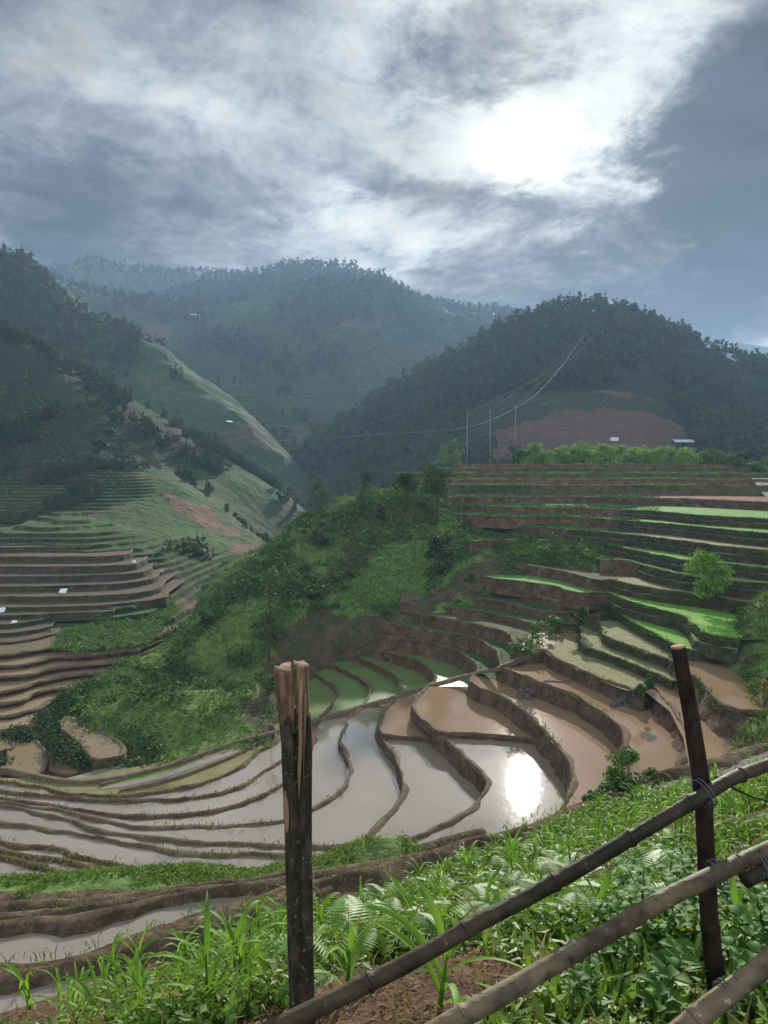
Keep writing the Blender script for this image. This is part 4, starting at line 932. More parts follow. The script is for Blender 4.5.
cover('meadow_grass', P, .62, 4, .34, .16, leaf_tuft, 'short even crop covering the meadow patch', 55, hgt=.8)
P = scat(knoll_z, -40, 40, 62, 120, 9000, lambda x, y, u, v: inpoly(u, v, earth_poly) & (fbm(x, y, 5, 4, 72) > -.02), 56)
cover('earth_slope_weeds', P, .8, 9, .30, .34, leaf_mid, 'patchy weeds on the bare earth slope', 57)
P = scat(knoll_z, -30, 20, 90, 140, 9000, lambda x, y, u, v: inpoly(u, v, gully_poly), 156)
cover('gully_scrub', P[::2], .95, 12, .38, .38, leaf_mid, 'dark leafy scrub in the gully beside the meadow', 157)
# leafy crop in rows, and scrub, on the treads at the left part of the upper terraces
CL = {k: closure(k, np.vstack([WR[k][0][:-1], WR[k][1]])) for k in ('P3','P4','P5','P6','P7','P8','P9')}
def tread_z(x, y):
    z = knoll_z(x, y)
    for k, c in CL.items(): z = np.where(inpoly(x, y, c), np.maximum(z, LV[k]), z)
    return z
rows = []
for yy in np.arange(100, 141, 1.0):
    xs = np.arange(6, 62, .85); rows.append(np.c_[xs+rng.normal(0, .1, len(xs)), yy+rng.normal(0, .08, len(xs))+xs*.03])
rows = np.vstack(rows); P = np.c_[rows, tread_z(rows[:, 0], rows[:, 1])]; u, v = proj(P[:, 0], P[:, 1], P[:, 2])
nn = fbm(P[:, 0], P[:, 1], 9, 3, 73); m = (u > 425) & (u < 660) & (v < 515) & (nn > -.2); P = P[m]
cover('leafy_crop', P, .62, 7, .34, .22, leaf_mid, 'rows of a low leafy crop on the knoll', 58)
g = np.random.default_rng(159); xs = g.uniform(5, 50, 16000); ys = g.uniform(90, 142, 16000); P = np.c_[xs, ys, tread_z(xs, ys)]; u, v = proj(P[:, 0], P[:, 1], P[:, 2]); nn = fbm(xs, ys, 7, 4, 174)
m = (u > 430) & (u < 650-(v-500)*.6) & (v > 492) & (v < 560) & (nn > -.02); P = P[m]; h1 = len(P)//2
cover('terrace_scrub', P[:h1], .8, 8, .36, .34, leaf_dark, 'dark scrub over the left part of the upper terraces', 160)
cover('terrace_scrub', P[h1:], .8, 8, .34, .32, leaf_mid, 'mid-green scrub over the left part of the upper terraces', 161)
# thick leafy slope between the crescents and the upper terraces
P = scat(knoll_z, 15, 42, 84, 118, 7000, lambda x, y, u, v: (u > 505) & (u < 655) & (v > 535) & (v < 590), 59)
cover('leafy_slope', P, 1.0, 8, .36, .3, leaf_mid, 'thick leafy growth on the slope above the crescent terraces', 60)
# grass fringes on the green terrace banks
def fringe(keys, part, mat, label, seed, per=5, size=.55, n=3, H=.8):
    g = np.random.default_rng(seed); out = []
    for k in keys:
        R_ = WR[k][part]; nn_ = perp(R_)
        for _ in range(n*2):
            t = g.uniform(0, 1, len(R_)); off = -.25*HT[k]*(1-t)+g.normal(0, .1, len(R_))
            Q = R_+nn_*off[:, None]+g.normal(0, .15, R_.shape); out.append(np.c_[Q, LV[k]-HT[k]*(1-t)*H+.1])
    P = np.vstack(out); u, v = proj(P[:, 0], P[:, 1], P[:, 2]); P = P[(u > 240) & (u < 785)]
    return cover('bank_grass', P, size, per, .5, .3, mat, label, seed+1)
fringe(['P4','P5','P6','P7','P8','P9'], 1, leaf_grey, 'grass hanging on the high terrace banks', 61, 4, .42, 3)
fringe(['P1','P2','P3','T1','T2'], 1, leaf_dark, 'dull grass on the banks around the seedbeds', 63, 4, .34, 5)
fringe(['T1','T2','P1','P2','P3','F'], 0, leaf_dark, 'weeds on the upper crescent banks', 65, 3, .35, 1)
# tops of the flat knoll terraces
g = np.random.default_rng(66); xs = g.uniform(2, 95, 9000); ys = g.uniform(142, 176, 9000); zz = np.where(ys < 150, -2.95, np.where(ys < 157, -1.85, np.where(ys < 165, -.7, .4)))
m = fbm(xs, ys, 8, 3, 74)+.1*np.sin(ys*1.6) > .02
cover('knoll_weeds', np.c_[xs, ys, zz][m], .9, 5, .4, .3, leaf_mid, 'weeds along the topmost terraces', 67)
# lower valley bushes around the silty fields
g = np.random.default_rng(68)
pts = []
for (px, py, n, sx_, sy_, z) in [(52,735,60,10,10,-25.3),(20,735,60,12,5,-25.2),(66,748,90,14,9,-24.9),(88,762,60,12,5,-25.3),(62,716,140,16,8,-25.1),(75,700,100,14,8,-24.6),(55,728,90,12,8,-25.2),(0,765,40,8,8,-25.6),(10,740,40,10,8,-25.6),(130,768,40,25,3,-25.5)]:
    for _ in range(n):
        p = atz(px+g.normal(0, sx_*.5), py+g.normal(0, sy_*.5), z); pts.append(p)
cover('valley_bushes', np.array(pts), 1.0, 30, .32, .38, leaf_dark, 'thick bushes between the silty valley fields', 69)
g = np.random.default_rng(169); pts = []
while len(pts) < 520:
    px, py = g.uniform(40, 185), g.uniform(598, 652)
    if inpoly(px, py, [(55,650),(62,632),(110,618),(165,600),(185,606),(160,630),(150,646),(90,652)]): pts.append(atz(px, py, -21.9))
cover('bank_scrub', np.array(pts), 1.0, 22, .36, .36, leaf_mid, 'bushy green bank between the two sets of brown terraces', 170)
# green verge in front of the paddies
P = scat(near_z, -24, 5, 27, 38.5, 9000, lambda x, y, u, v: (v < 905) & (v > 838) & (y > 31.0+fbm(x, y, 3, 3, 12)*2.5), 70)
cover('verge_grass', P, .42, 8, .36, .3, leaf_tuft, 'green verge of weeds between the paddies and the mud terraces', 71)
P = scat(near_z, 12, 48, 22, 88, 26000, lambda x, y, u, v: (u > 620) & (v < 775) & (fbm(x, y, 5, 3, 75) > -.5), 72)
cover('bank_weeds', P, .75, 8, .34, .34, leaf_tuft, 'weeds over the bank on the right', 73)
# near slope: weeds
def slope_pts(n, seed, a0=-.62, a1=.62, r0=1.55, r1=17, p=1.0):
    g = np.random.default_rng(seed); a = g.uniform(a0, a1, n); r = r0*(r1/r0)**(g.uniform(0, 1, n)**p); x, y = a*r, r
    m = inpoly(x, y, slopepoly); x, y = x[m], y[m]; return np.c_[x, y, near_z(x, y)]
def blades(P, h, w, g, lean=.6):
    """small arched grass blades of two quads each"""
    n = len(P); a = g.uniform(0, 2*math.pi, n); d = np.c_[np.cos(a), np.sin(a), np.zeros(n)]; s_ = np.c_[-np.sin(a), np.cos(a), np.zeros(n)]*w[:, None]*.5
    L_ = g.uniform(.3, 1, n)[:, None]*lean*h[:, None]; up = np.array([0, 0, 1.])
    p1 = P+d*L_*.25+up*h[:, None]*.6; p2 = P+d*L_+up*h[:, None]*g.uniform(.6, 1, n)[:, None]
    V = np.stack([P-s_*.7, P+s_*.7, p1+s_, p1-s_, p2+s_*.1, p2-s_*.1], 1).reshape(-1, 3); o = np.arange(n)[:, None]*6
    F = np.concatenate([o+np.array([[0,1,2,3]]), o+np.array([[3,2,4,5]])]); return V, F, np.repeat(g.uniform(0, 1, n), 6)
out = []; g = np.random.default_rng(74)
for nm, z, pts_, m in MUDL:
    if nm == 'M3': continue
    R_ = catmull([atz(x, y, z)[:2] for x, y in pts_], .05); t = fbm(R_[:, 0], R_[:, 1], 1.5, 3, 76) > -.05
    Q = R_[t]+g.normal(0, .22, (t.sum(), 2)); out.append(np.c_[Q, np.full(len(Q), z+.12)])
P = np.vstack(out); V, F, T = blades(P, g.uniform(.10, .32, len(P)), np.full(len(P), .03), g, .9)
tag(link('bund_grass', mesh('bund_grass', V, F, leaf_tuft, False, attrs={'tint': T})), 'thin grass on the mud bunds', kind='stuff')
out = []
for k in ('L1','L2','L3','A','B','C','D','E','F','L7','L8','L9'):
    for part in (0, 1):
        R_ = WR[k][part]; t = fbm(R_[:, 0], R_[:, 1], 5, 3, 78) > .02
        R_ = np.repeat(R_[t], 5, 0); Q = R_+g.normal(0, .25, R_.shape)+perp(WR[k][part])[t].repeat(5, 0)*.2; out.append(np.c_[Q, np.full(len(Q), LV[k]+.14)])
P = np.vstack(out); V, F, T = blades(P, g.uniform(.10, .30, len(P)), np.full(len(P), .07), g, .8)
tag(link('rim_grass', mesh('rim_grass', V, F, leaf_tuft, False, attrs={'tint': T})), 'tufts of grass along the paddy rims', kind='stuff')
g = np.random.default_rng(80)
P = slope_pts(60000, 81); bare = fbm(P[:, 0], P[:, 1], 1.1, 4, 82)+fbm(P[:, 0], P[:, 1], .3, 2, 83)*.3; P = P[bare > -.12-.08*(P[:, 1] > 6)]; print('weeds', len(P))
h = np.clip(.05*g.lognormal(0, .5, len(P))*(.7+P[:, 1]*.10), .02, .35)
h = np.minimum(h, .06+P[:, 1]*.025); V, F, T = blades(P, h, np.minimum(h*.16+.003, .022), g, .8)
tag(link('slope_weeds', mesh('slope_weeds', V, F, weed_m, False, attrs={'tint': T})), 'short grass and seedlings on the near slope', kind='stuff')
P = slope_pts(26000, 84, r0=2.3); bare = fbm(P[:, 0], P[:, 1], 1.1, 4, 82)+fbm(P[:, 0], P[:, 1], .4, 3, 85)*.5; P = P[bare > -.02-.05*(P[:, 1] > 6)]
P[:, 2] += g.uniform(.01, .07, len(P))*(1+P[:, 1]*.08)
V, F, T = leafcloud(P, .5+P[:, 1]*.075, 5, .065, .055, g, .9, .5)
tag(link('slope_herbs', mesh('slope_herbs', V, F, weed_m, False, attrs={'tint': T})), 'low broad-leaved herbs on the near slope', kind='stuff')
P = slope_pts(6000, 86); P[:, 2] += .01
V, F, T = leafcloud(P, .35+P[:, 1]*.05, 2, .06, .05, g, 1.5, .1)
tag(link('leaf_litter', mesh('leaf_litter', V, F, dryleaf_m, False, attrs={'tint': T})), 'dry leaf litter on the soil', kind='stuff')
P = slope_pts(2400, 87); g = np.random.default_rng(87); h = np.clip(.09*g.lognormal(0, .5, len(P))*(.7+P[:, 1]*.08), .03, .3)
V, F, T = blades(P, h*.8, h*.04+.002, g, 1.2)
tag(link('dead_stems', mesh('dead_stems', V, F, dryleaf_m, False, attrs={'tint': T})), 'dead straw and stems among the weeds', kind='stuff')
# ------------------------------------------------------------------ maize, ferns and broad-leaved plants, each on its own
def strip_leaf(base, az, L_, w, droop, rise, g, seg=9, fold=.35):
    t = np.linspace(0, 1, seg+1); hd = np.array([math.cos(az), math.sin(az), 0]); sd = np.array([-math.sin(az), math.cos(az), 0])
    ang = rise-droop*t**1.3; st = L_/seg; x = np.r_[0, np.cumsum(np.cos(ang[:-1])*st)]; z = np.r_[0, np.cumsum(np.sin(ang[:-1])*st)]
    wd = w*np.clip(np.sin(np.pi*np.clip(t*.93+.07, 0, 1))**.6, .02, 1)*(1-.25*t); tw = g.uniform(-.5, .5)*t+np.sin(t*9+g.uniform(0, 6))*.12
    c = np.asarray(base)+hd*x[:, None]+np.array([0, 0, 1.])*z[:, None]
    nrm = np.c_[-np.sin(ang)[:, None]*hd[None, :2], np.cos(ang)]
    e = sd[None]*np.cos(tw)[:, None]+nrm*np.sin(tw)[:, None]
    Lf = c+e*wd[:, None]*.5+nrm*(wd*fold)[:, None]*.5; Rt = c-e*wd[:, None]*.5+nrm*(wd*fold)[:, None]*.5
    V = np.stack([Lf, c, Rt], 1).reshape(-1, 3); i = np.arange((seg+1)*3).reshape(-1, 3)
    F = np.concatenate([np.stack([i[:-1, k], i[:-1, k+1], i[1:, k+1], i[1:, k]], -1) for k in (0, 1)]); return V, F
def maize(seed):
    g = np.random.default_rng(seed); h = g.uniform(.20, .32); parts = []; n = int(g.integers(7, 10)); a0 = g.uniform(0, 6.28)
    for i in range(n):
        t = i/(n-1); az = a0+(i % 2)*math.pi+g.normal(0, .45); L_ = (.40-.18*abs(t-.5)*1.2)*g.uniform(.8, 1.15)
        V, F = strip_leaf((0, 0, h*(.05+.85*t)), az, L_, g.uniform(.022, .034), g.uniform(1.3, 2.3)*(1-.2*t), g.uniform(.8, 1.1)+.25*t, g)
        parts.append((V, F, g.uniform(.2, .9)))
    V, F, T = merge(parts); lm = mesh('maize_plant', V, F, maize_m, True, attrs={'tint': T})
    tv, tf = tube([(0,0,-.05),(.005,0,h*.5),(0,.005,h)], [.009,.007,.003], 6); return lm, tmesh('stalk', tv, tf, maize_m)
MZ = [maize(500+i) for i in range(7)]
def put_maize(p, s_, label, group, g):
    lm, st = MZ[int(g.integers(0, len(MZ)))]; o = link('maize_plant', lm); c = link('stalk', st, o); o.location = [float(v) for v in p]
    o.rotation_euler = (g.normal(0, .1), g.normal(0, .1), g.uniform(0, 6.28)); o.scale = (s_,)*3; tag(o, label, 'maize plant', group); return o
g = np.random.default_rng(90)
for px, py, s_, lab in [(128,1012,.95,'big arching maize plant at the lower left corner by the mud'),(235,985,1.0,'largest maize plant left of the split post'),(205,1018,.8,'maize plant at the bottom edge left of the split post'),
  (262,950,1.15,'tall upright maize plant just left of the split post'),(345,1000,.8,'maize plant close to the foot of the split post'),(440,1012,1.0,'maize plant under the upper rail at the bottom centre'),
  (60,1030,.8,'maize plant in the bottom left corner'),(590,940,.8,'maize plant between the two rails'),(175,975,.9,'maize plant on the rim above the mud terraces'),(275,930,.9,'maize plant right behind the split post')]:
    p = drop(near_z, px, py, 1.2, 30); put_maize(p, s_, lab, None, g)
cand = []
for yy in np.arange(2.4, 18, .56):
    for xx in np.arange(-10, 14, .46):
        x, y = xx+g.normal(0, .13)+yy*.1, yy+g.normal(0, .15)-xx*.12
        cand.append((x, y))
cand = np.array(cand); m = inpoly(cand[:, 0], cand[:, 1], slopepoly); cand = cand[m]; z = near_z(cand[:, 0], cand[:, 1]); u, v = proj(cand[:, 0], cand[:, 1], z)
dens_ = np.where(u < 330, .85, np.where(v < 900, .9, .35))*np.where((u > 560) & (v > 880), .25, 1)*np.where((u > 330) & (u < 600) & (v > 900), .6, 1)
m = (u > -10) & (u < 790) & (v < 1040) & (g.uniform(0, 1, len(u)) < dens_); idx = np.where(m)[0]; print('maize', len(idx))
idx = sorted(idx, key=lambda i: cand[i, 1])[:285]
for i in idx:
    put_maize((cand[i, 0], cand[i, 1], z[i]-.02), g.uniform(.7, 1.2)*min(1, .45+cand[i, 1]*.09), 'young maize plant among the weeds of the near slope', 'maize plants on the near slope', g)
def fern(seed):
    g = np.random.default_rng(seed); parts = []; n = int(g.integers(5, 8))
    for i in range(n):
        az = i/n*6.28+g.normal(0, .3); L_ = g.uniform(.22, .38); hd = np.array([math.cos(az), math.sin(az), 0]); sd = np.array([-math.sin(az), math.cos(az), 0])
        m_ = 20; t = np.linspace(0, 1, m_); ang = g.uniform(.7, 1.0)-1.25*t; x = np.cumsum(np.cos(ang))*L_/m_; z = np.cumsum(np.sin(ang))*L_/m_
        c = hd*x[:, None]+np.array([0, 0, 1.])*z[:, None]
        V, F = tube(c, np.linspace(.004, .001, m_), 3, caps=False); parts.append((V, F, .2))
        for s_ in (1, -1):
            l = L_*.30*np.sin(np.pi*(t*.85+.12))[:, None]; tip = c+sd*s_*l+hd*l*.35-np.array([0, 0, 1.])*l*.18; w = L_/m_*.42
            V = np.stack([c-hd*w, c+(tip-c)*.5-hd*w*1.2, tip, c+(tip-c)*.5+hd*w*1.2], 1).reshape(-1, 3)
            parts.append((V, np.arange(4*m_).reshape(m_, 4), g.uniform(.3, .9)))
    V, F, T = merge(parts); return mesh('fern', V, F, fern_m, False, attrs={'tint': T})
FN = [fern(600+i) for i in range(4)]
g = np.random.default_rng(91); P = slope_pts(2500, 92, r0=2.6, r1=12); u, v = proj(P[:, 0], P[:, 1], P[:, 2]); m = (u > 320) & (u < 770) & (v > 845) & (v < 1000) & (u < 700-(v-860)*.6) ; P = P[m]
sel = []
for p in P:
    if all((p[0]-q[0])**2+(p[1]-q[1])**2 > .14*(1+p[1]*.1) for q in sel): sel.append(p)
for p in sel[:48]:
    o = link('fern', FN[int(g.integers(0, 4))]); o.location = [float(v_) for v_ in p]; o.rotation_euler = (0, 0, g.uniform(0, 6.28)); o.scale = (g.uniform(.7, 1.15),)*3; tag(o, 'light green fern spreading its fronds over the near slope', 'fern', 'ferns on the near slope')
def ovate(base, az, L_, w, g, pitch):
    seg = 6; t = np.linspace(0, 1, seg+1); wd = w*np.array([.05, .72, 1, .92, .68, .34, .02]); hd = np.array([math.cos(az), math.sin(az), 0]); sd = np.array([-math.sin(az), math.cos(az), 0])
    ang = pitch-.9*t; x = np.r_[0, np.cumsum(np.cos(ang[:-1])*L_/seg)]; z = np.r_[0, np.cumsum(np.sin(ang[:-1])*L_/seg)]
    c = np.asarray(base)+hd*x[:, None]+np.array([0, 0, 1.])*z[:, None]; up = np.array([0, 0, .18])
    V = np.stack([c+sd*wd[:, None]*.5+up*wd[:, None], c, c-sd*wd[:, None]*.5+up*wd[:, None]], 1).reshape(-1, 3); i = np.arange((seg+1)*3).reshape(-1, 3)
    return V, np.concatenate([np.stack([i[:-1, k], i[:-1, k+1], i[1:, k+1], i[1:, k]], -1) for k in (0, 1)])
def broad(seed):
    g = np.random.default_rng(seed); parts = []; stems = []
    for s_ in range(int(g.integers(2, 4))):
        h = g.uniform(.12, .26); b = g.normal(0, .03, 2); t_ = g.normal(0, .07, 2); P = np.array([[b[0], b[1], -.03], [(b[0]+t_[0])/2, (b[1]+t_[1])/2, h*.5], [t_[0], t_[1], h]])
        stems.append((*tube(P, [.005, .004, .002], 5), 0))
        for i in range(7):
            t = .25+.75*i/6; p = np.array([np.interp(t*h, P[:, 2], P[:, 0]), np.interp(t*h, P[:, 2], P[:, 1]), t*h])
            for q in (0, 1):
                V, F = ovate(p, i*1.57+q*3.14+g.normal(0, .3), g.uniform(.05, .085)*(1.15-.4*t), g.uniform(.03, .05), g, g.uniform(.2, .7)); parts.append((V, F, g.uniform(.1, .9)))
    V, F, T = merge(parts); V2, F2, _ = merge(stems); return mesh('broad_leaved_plant', V, F, broad_m, True, attrs={'tint': T}), tmesh('stem', V2, F2, broad_m)
BL = [broad(700+i) for i in range(5)]
g = np.random.default_rng(93); P = slope_pts(9000, 94, r0=1.6, r1=7, a1=.62); u, v = proj(P[:, 0], P[:, 1], P[:, 2]); m = (v > 895) & (u > 625-(v-895)*.42) & (u < 800) & (P[:, 1] > 1.95) & ~((u > 675) & (u < 745) & (P[:, 1] < 2.3)); P = P[m]; sel = []
for p in P:
    if all((p[0]-q[0])**2+(p[1]-q[1])**2 > .009*(1+p[1]*.25) for q in sel): sel.append(p)
print('broad', len(sel))
for p in sel[:230]:
    a, b = BL[int(g.integers(0, 5))]; o = link('broad_leaved_plant', a); link('stem', b, o); o.location = [float(v_) for v_ in p]; o.rotation_euler = (g.normal(0, .12), g.normal(0, .12), g.uniform(0, 6.28)); o.scale = (g.uniform(.55, 1.05),)*3
    tag(o, 'dark green broad-leaved plant in the thicket below the rails', 'plant', 'broad-leaved plants by the fence')

# ------------------------------------------------------------------ fence
g = np.random.default_rng(100)
def pole_mesh(pts, rad, n=18, nodes=None, lump=.05, seed=0, top_cut=0):
    """a round stick: dense rings, surface lumps, raised joints at the nodes"""
    C_ = catmull(pts, .012); L_ = np.r_[0, np.cumsum(np.linalg.norm(np.diff(C_, axis=0), axis=1))]; tt = L_/L_[-1]
    r = np.interp(tt, np.linspace(0, 1, len(rad)), rad)
    if nodes is not None:
        for q in nodes: r = r*(1+.20*np.exp(-((L_-q*L_[-1])/.007)**2)-.09*np.exp(-((L_-q*L_[-1]-.016)/.01)**2))
    V, F = tube(C_, r, n, g, 0, True)
    a = np.arange(n)/n*6.28; W = V[:-2].reshape(len(C_), n, 3); nz = fbm(L_[:, None]*9+np.cos(a)[None]*1.3, np.sin(a)[None]*1.3+seed*5+0*L_[:, None], 1.0, 4, seed)
    W = C_[:, None]+(W-C_[:, None])*(1+nz*lump*2)[..., None]; V[:-2] = W.reshape(-1, 3)
    V[-2:] = [W[0].mean(0), W[-1].mean(0)]
    return V, F
def at2(px, py, d): return atd(px, py, d)
def rail(name, pts, rad, nodes, mat, label, seed):
    root = empty(name, at2(*pts[0])); base = np.array(root.location); tag(root, label, 'fence rail')
    V, F = pole_mesh([at2(*p)-base for p in pts], rad, 20, nodes, .05, seed)
    link('bamboo_pole', tmesh('bamboo_pole', V, F, mat), root); C_ = catmull([at2(*p)-base for p in pts], .012); L_ = np.r_[0, np.cumsum(np.linalg.norm(np.diff(C_, axis=0), axis=1))]; g_ = np.random.default_rng(seed)
    for q in nodes:      # the ridge of each joint, a little darker, with a dry sheath scar
        k = int(np.argmin(np.abs(L_-q*L_[-1]))); k = min(max(k, 1), len(C_)-2); t_ = C_[k+1]-C_[k-1]; t_ /= np.linalg.norm(t_); u_ = np.cross(t_, [0, 0, 1.]); u_ /= np.linalg.norm(u_); w_ = np.cross(t_, u_)
        r_ = np.interp(q, np.linspace(0, 1, len(rad)), rad)*1.10; a_ = np.linspace(0, 2*math.pi, 25)
        for dq, th_, mm in ((0, .0030, mat),):
            ring = C_[k]+t_*dq+np.cos(a_)[:, None]*u_*r_*(1-dq*6)+np.sin(a_)[:, None]*w_*r_*(1-dq*6)+t_*(g_.normal(0, .0012, 25))[:, None]
            V, F = tube(ring, th_, 5, caps=False); link('node_ring', tmesh('node_ring', V, F, mm), root)
    return root
rail('fence_rail', [(215,1058,1.72),(300,1016,1.80),(384,975,1.88),(434,948,1.92),(484,920,1.96),(534,894,2.0),(584,866,2.03),(634,836,2.06),(672,814,2.07),(704,795,2.08),(734,778,2.14),(768,765,2.22),(840,742,2.30)], [.0240,.0236,.0230,.0222,.0215,.0205,.0195,.0182,.0172], [.07,.2,.34,.475,.60,.70,.80,.90], bam1,
     'dark weathered upper bamboo rail slanting across in front of both posts', 1)
rail('fence_rail', [(400,1052,1.66),(449,1024,1.70),(500,995,1.75),(550,966,1.80),(604,935,1.84),(659,902,1.9),(714,875,1.95),(768,850,2.02),(840,820,2.08)], [.0255,.025,.024,.0232,.022,.0205], [.12,.36,.5,.74,.9], bam2,
     'tan middle bamboo rail tied to the slim post', 2)
rail('fence_rail', [(560,1125,1.56),(650,1056,1.62),(689,1024,1.66),(725,996,1.70),(768,962,1.76),(830,915,1.84)], [.0262,.0255,.0245], [.25,.45,.78], bam2,
     'lowest tan bamboo rail in the bottom right corner', 3)
rail('fence_rail', [(744,880,2.0),(768,867,2.02),(800,850,2.06),(840,830,2.1)], [.024,.024,.023], [.15,.6], bam1,
     'short end of a bamboo rail tied at the right edge', 4)
# slim post
root = empty('fence_post', at2(716,1010,2.12)); b = np.array(root.location); tag(root, 'slim dark slanting fence post tied behind the rails', 'fence post')
V, F = pole_mesh([at2(722,1060,2.14)-b, at2(718,1005,2.14)-b, at2(710,925,2.14)-b, at2(706,850,2.14)-b, at2(702,790,2.14)-b, at2(694,735,2.14)-b, at2(687,695,2.14)-b, at2(678,647,2.14)-b], [.030,.028,.027,.0265,.0255,.0245,.0235,.0215], 18, [.33,.62], .07, 5)
link('pole', tmesh('pole', V, F, sapling), root)
V, F = tube([at2(678,648,2.14)-b, at2(677.7,646.2,2.14)-b], [.020,.0195], 16); link('cut_end', tmesh('cut_end', V, F, heartwood), root)
# split post: bark-covered log whose top is split in prongs of bare wood
base = at2(302,1002,2.08); root = empty('split_post', base); tag(root, 'thick dark post with a split and peeling bare wooden top', 'fence post')
def log_mesh(zs, cx, rx, ry, a0, a1, n, seed, ragged=0):
    """a log or a sector of one from angle a0 to a1, ring by ring"""
    full = abs(a1-a0) > 6.2; a = np.linspace(a0, a1, n, endpoint=not full); rows = []
    for i, z in enumerate(zs):
        nz = fbm(np.cos(a)*1.4+seed, np.sin(a)*1.4+z*5, 1., 4, seed)*.10+fbm(a*3, z*1.5+a*0, 1, 3, seed+2)*.05
        ringx = cx(z)+rx(z)*np.cos(a)*(1+nz); ringy = ry(z)*np.sin(a)*(1+nz)
        r_ = np.stack([ringx, ringy, np.full(n, z)], 1)
        if not full: r_ = np.vstack([r_, [[cx(z)+rx(z)*.10*math.cos((a0+a1)/2), ry(z)*.10*math.sin((a0+a1)/2), z]]])
        if i == len(zs)-1 and ragged: r_[:, 2] += fbm(r_[:, 0]*60, r_[:, 1]*60, 1, 3, seed+5)*ragged
        rows.append(r_)
    m = rows[0].shape[0]; V = np.vstack(rows); i = np.arange(len(V)).reshape(-1, m); j = np.roll(i, -1, 1); F = np.stack([i[:-1], j[:-1], j[1:], i[1:]], -1).reshape(-1, 4)
    V = np.vstack([V, [rows[-1].mean(0)], [rows[0].mean(0)]]); c = len(V)-2
    F = np.vstack([F, np.stack([i[-1], j[-1], np.full(m, c), np.full(m, c)], -1), np.stack([j[0], i[0], np.full(m, c+1), np.full(m, c+1)], -1)])
    return V, F
PS = 2.08/FPX
def zz_(py): return at2(302, py, 2.08)[2]-base[2]
H0 = zz_(722)     # where the bark ends
cxf = lambda z: (np.interp(z, [zz_(1040), zz_(1000), zz_(860), zz_(745), zz_(665)], [1, 0, -2.5, -4, -9]))*PS
rxf = lambda z: np.interp(z, [zz_(1040), zz_(1000), zz_(850), zz_(745), zz_(700), zz_(665)], [14, 13, 14, 15, 16.5, 17.5])*PS
V, F = log_mesh(np.linspace(zz_(1040), H0+.03, 60), cxf, rxf, rxf, 0, 2*math.pi, 40, 3)
# a long furrow runs down the log below the split
ang = np.arctan2(V[:, 1], V[:, 0]-np.array([cxf(z) for z in V[:, 2]])); fur = np.exp(-((ang+1.45)/.16)**2)*np.clip((V[:, 2]+.05)/.35, 0, 1)
V[:, 1] += fur*.018
peel = peeling(zz_(712)); link('bark_log', tmesh('bark_log', V, F, peel), root)
zt = np.linspace(H0-.02, zz_(668), 24)
off = lambda z, k: np.interp(z, [H0, zz_(668)], [0, k])
V, F = log_mesh(zt, lambda z: cxf(z)-off(z, 1.0*PS), lambda z: rxf(z)*.99, lambda z: rxf(z)*.97, R(-266), R(-98), 24, 7, .010); link('wood_prong', tmesh('wood_prong', V, F, peel), root)
V, F = log_mesh(np.linspace(H0-.02, zz_(667), 24), lambda z: cxf(z)+off(z, .5*PS), lambda z: rxf(z)*1.0, lambda z: rxf(z)*1.02, R(-101), R(-80), 10, 8, .012); link('wood_prong', tmesh('wood_prong', V, F, peel), root)
V, F = log_mesh(np.linspace(H0-.02, zz_(664), 24), lambda z: cxf(z)+off(z, 1.3*PS), lambda z: rxf(z)*.93, lambda z: rxf(z)*.98, R(-77), R(92), 24, 9, .012); link('wood_prong', tmesh('wood_prong', V, F, peel), root)
# pale splinter hanging in the split, and a peeled patch
spl = lambda px, py, dy: np.array([(px-302)*PS, dy, zz_(py)])
V, F = tube([spl(305,668,-.030), spl(304,700,-.046), spl(304.5,735,-.052), spl(303,765,-.050), spl(302,792,-.044)], [.006,.007,.0065,.005,.001], 7, g, .2); link('splinter', tmesh('splinter', V, F, heartwood), root)
V, F = tube([spl(309,690,-.040), spl(308,730,-.048), spl(306.5,775,-.046)], [.003,.0035,.001], 6, g, .2); link('splinter', tmesh('splinter', V, F, barewood), root)
zz2 = np.linspace(zz_(828), zz_(786), 12)
a_ = np.linspace(R(-158), R(-118), 9); t2 = np.linspace(0, 1, 12)
rows = [np.stack([cxf(z)+rxf(z)*1.05*np.cos(a_*1+0*(t)), rxf(z)*1.07*np.sin(a_), np.full(9, z)+.012*np.sin(a_*7+t*3)*(.5-abs(t-.5))], 1) for z, t in zip(zz2, t2)]
rows = [r_*np.array([1, 1, 1])+0 for r_ in rows]; mid = [r_.mean(0) for r_ in rows]
rows = [m_+(r_-m_)*np.array([max(.15, math.sin(math.pi*min(1, t*1.05+.02))**.5)]*2+[1]) for r_, m_, t in zip(rows, mid, t2)]
V = np.vstack(rows); i = np.arange(len(V)).reshape(12, 9); F = np.stack([i[:-1, :-1], i[:-1, 1:], i[1:, 1:], i[1:, :-1]], -1).reshape(-1, 4); link('peeled_patch', mesh('peeled_patch', V, F, heartwood), root)
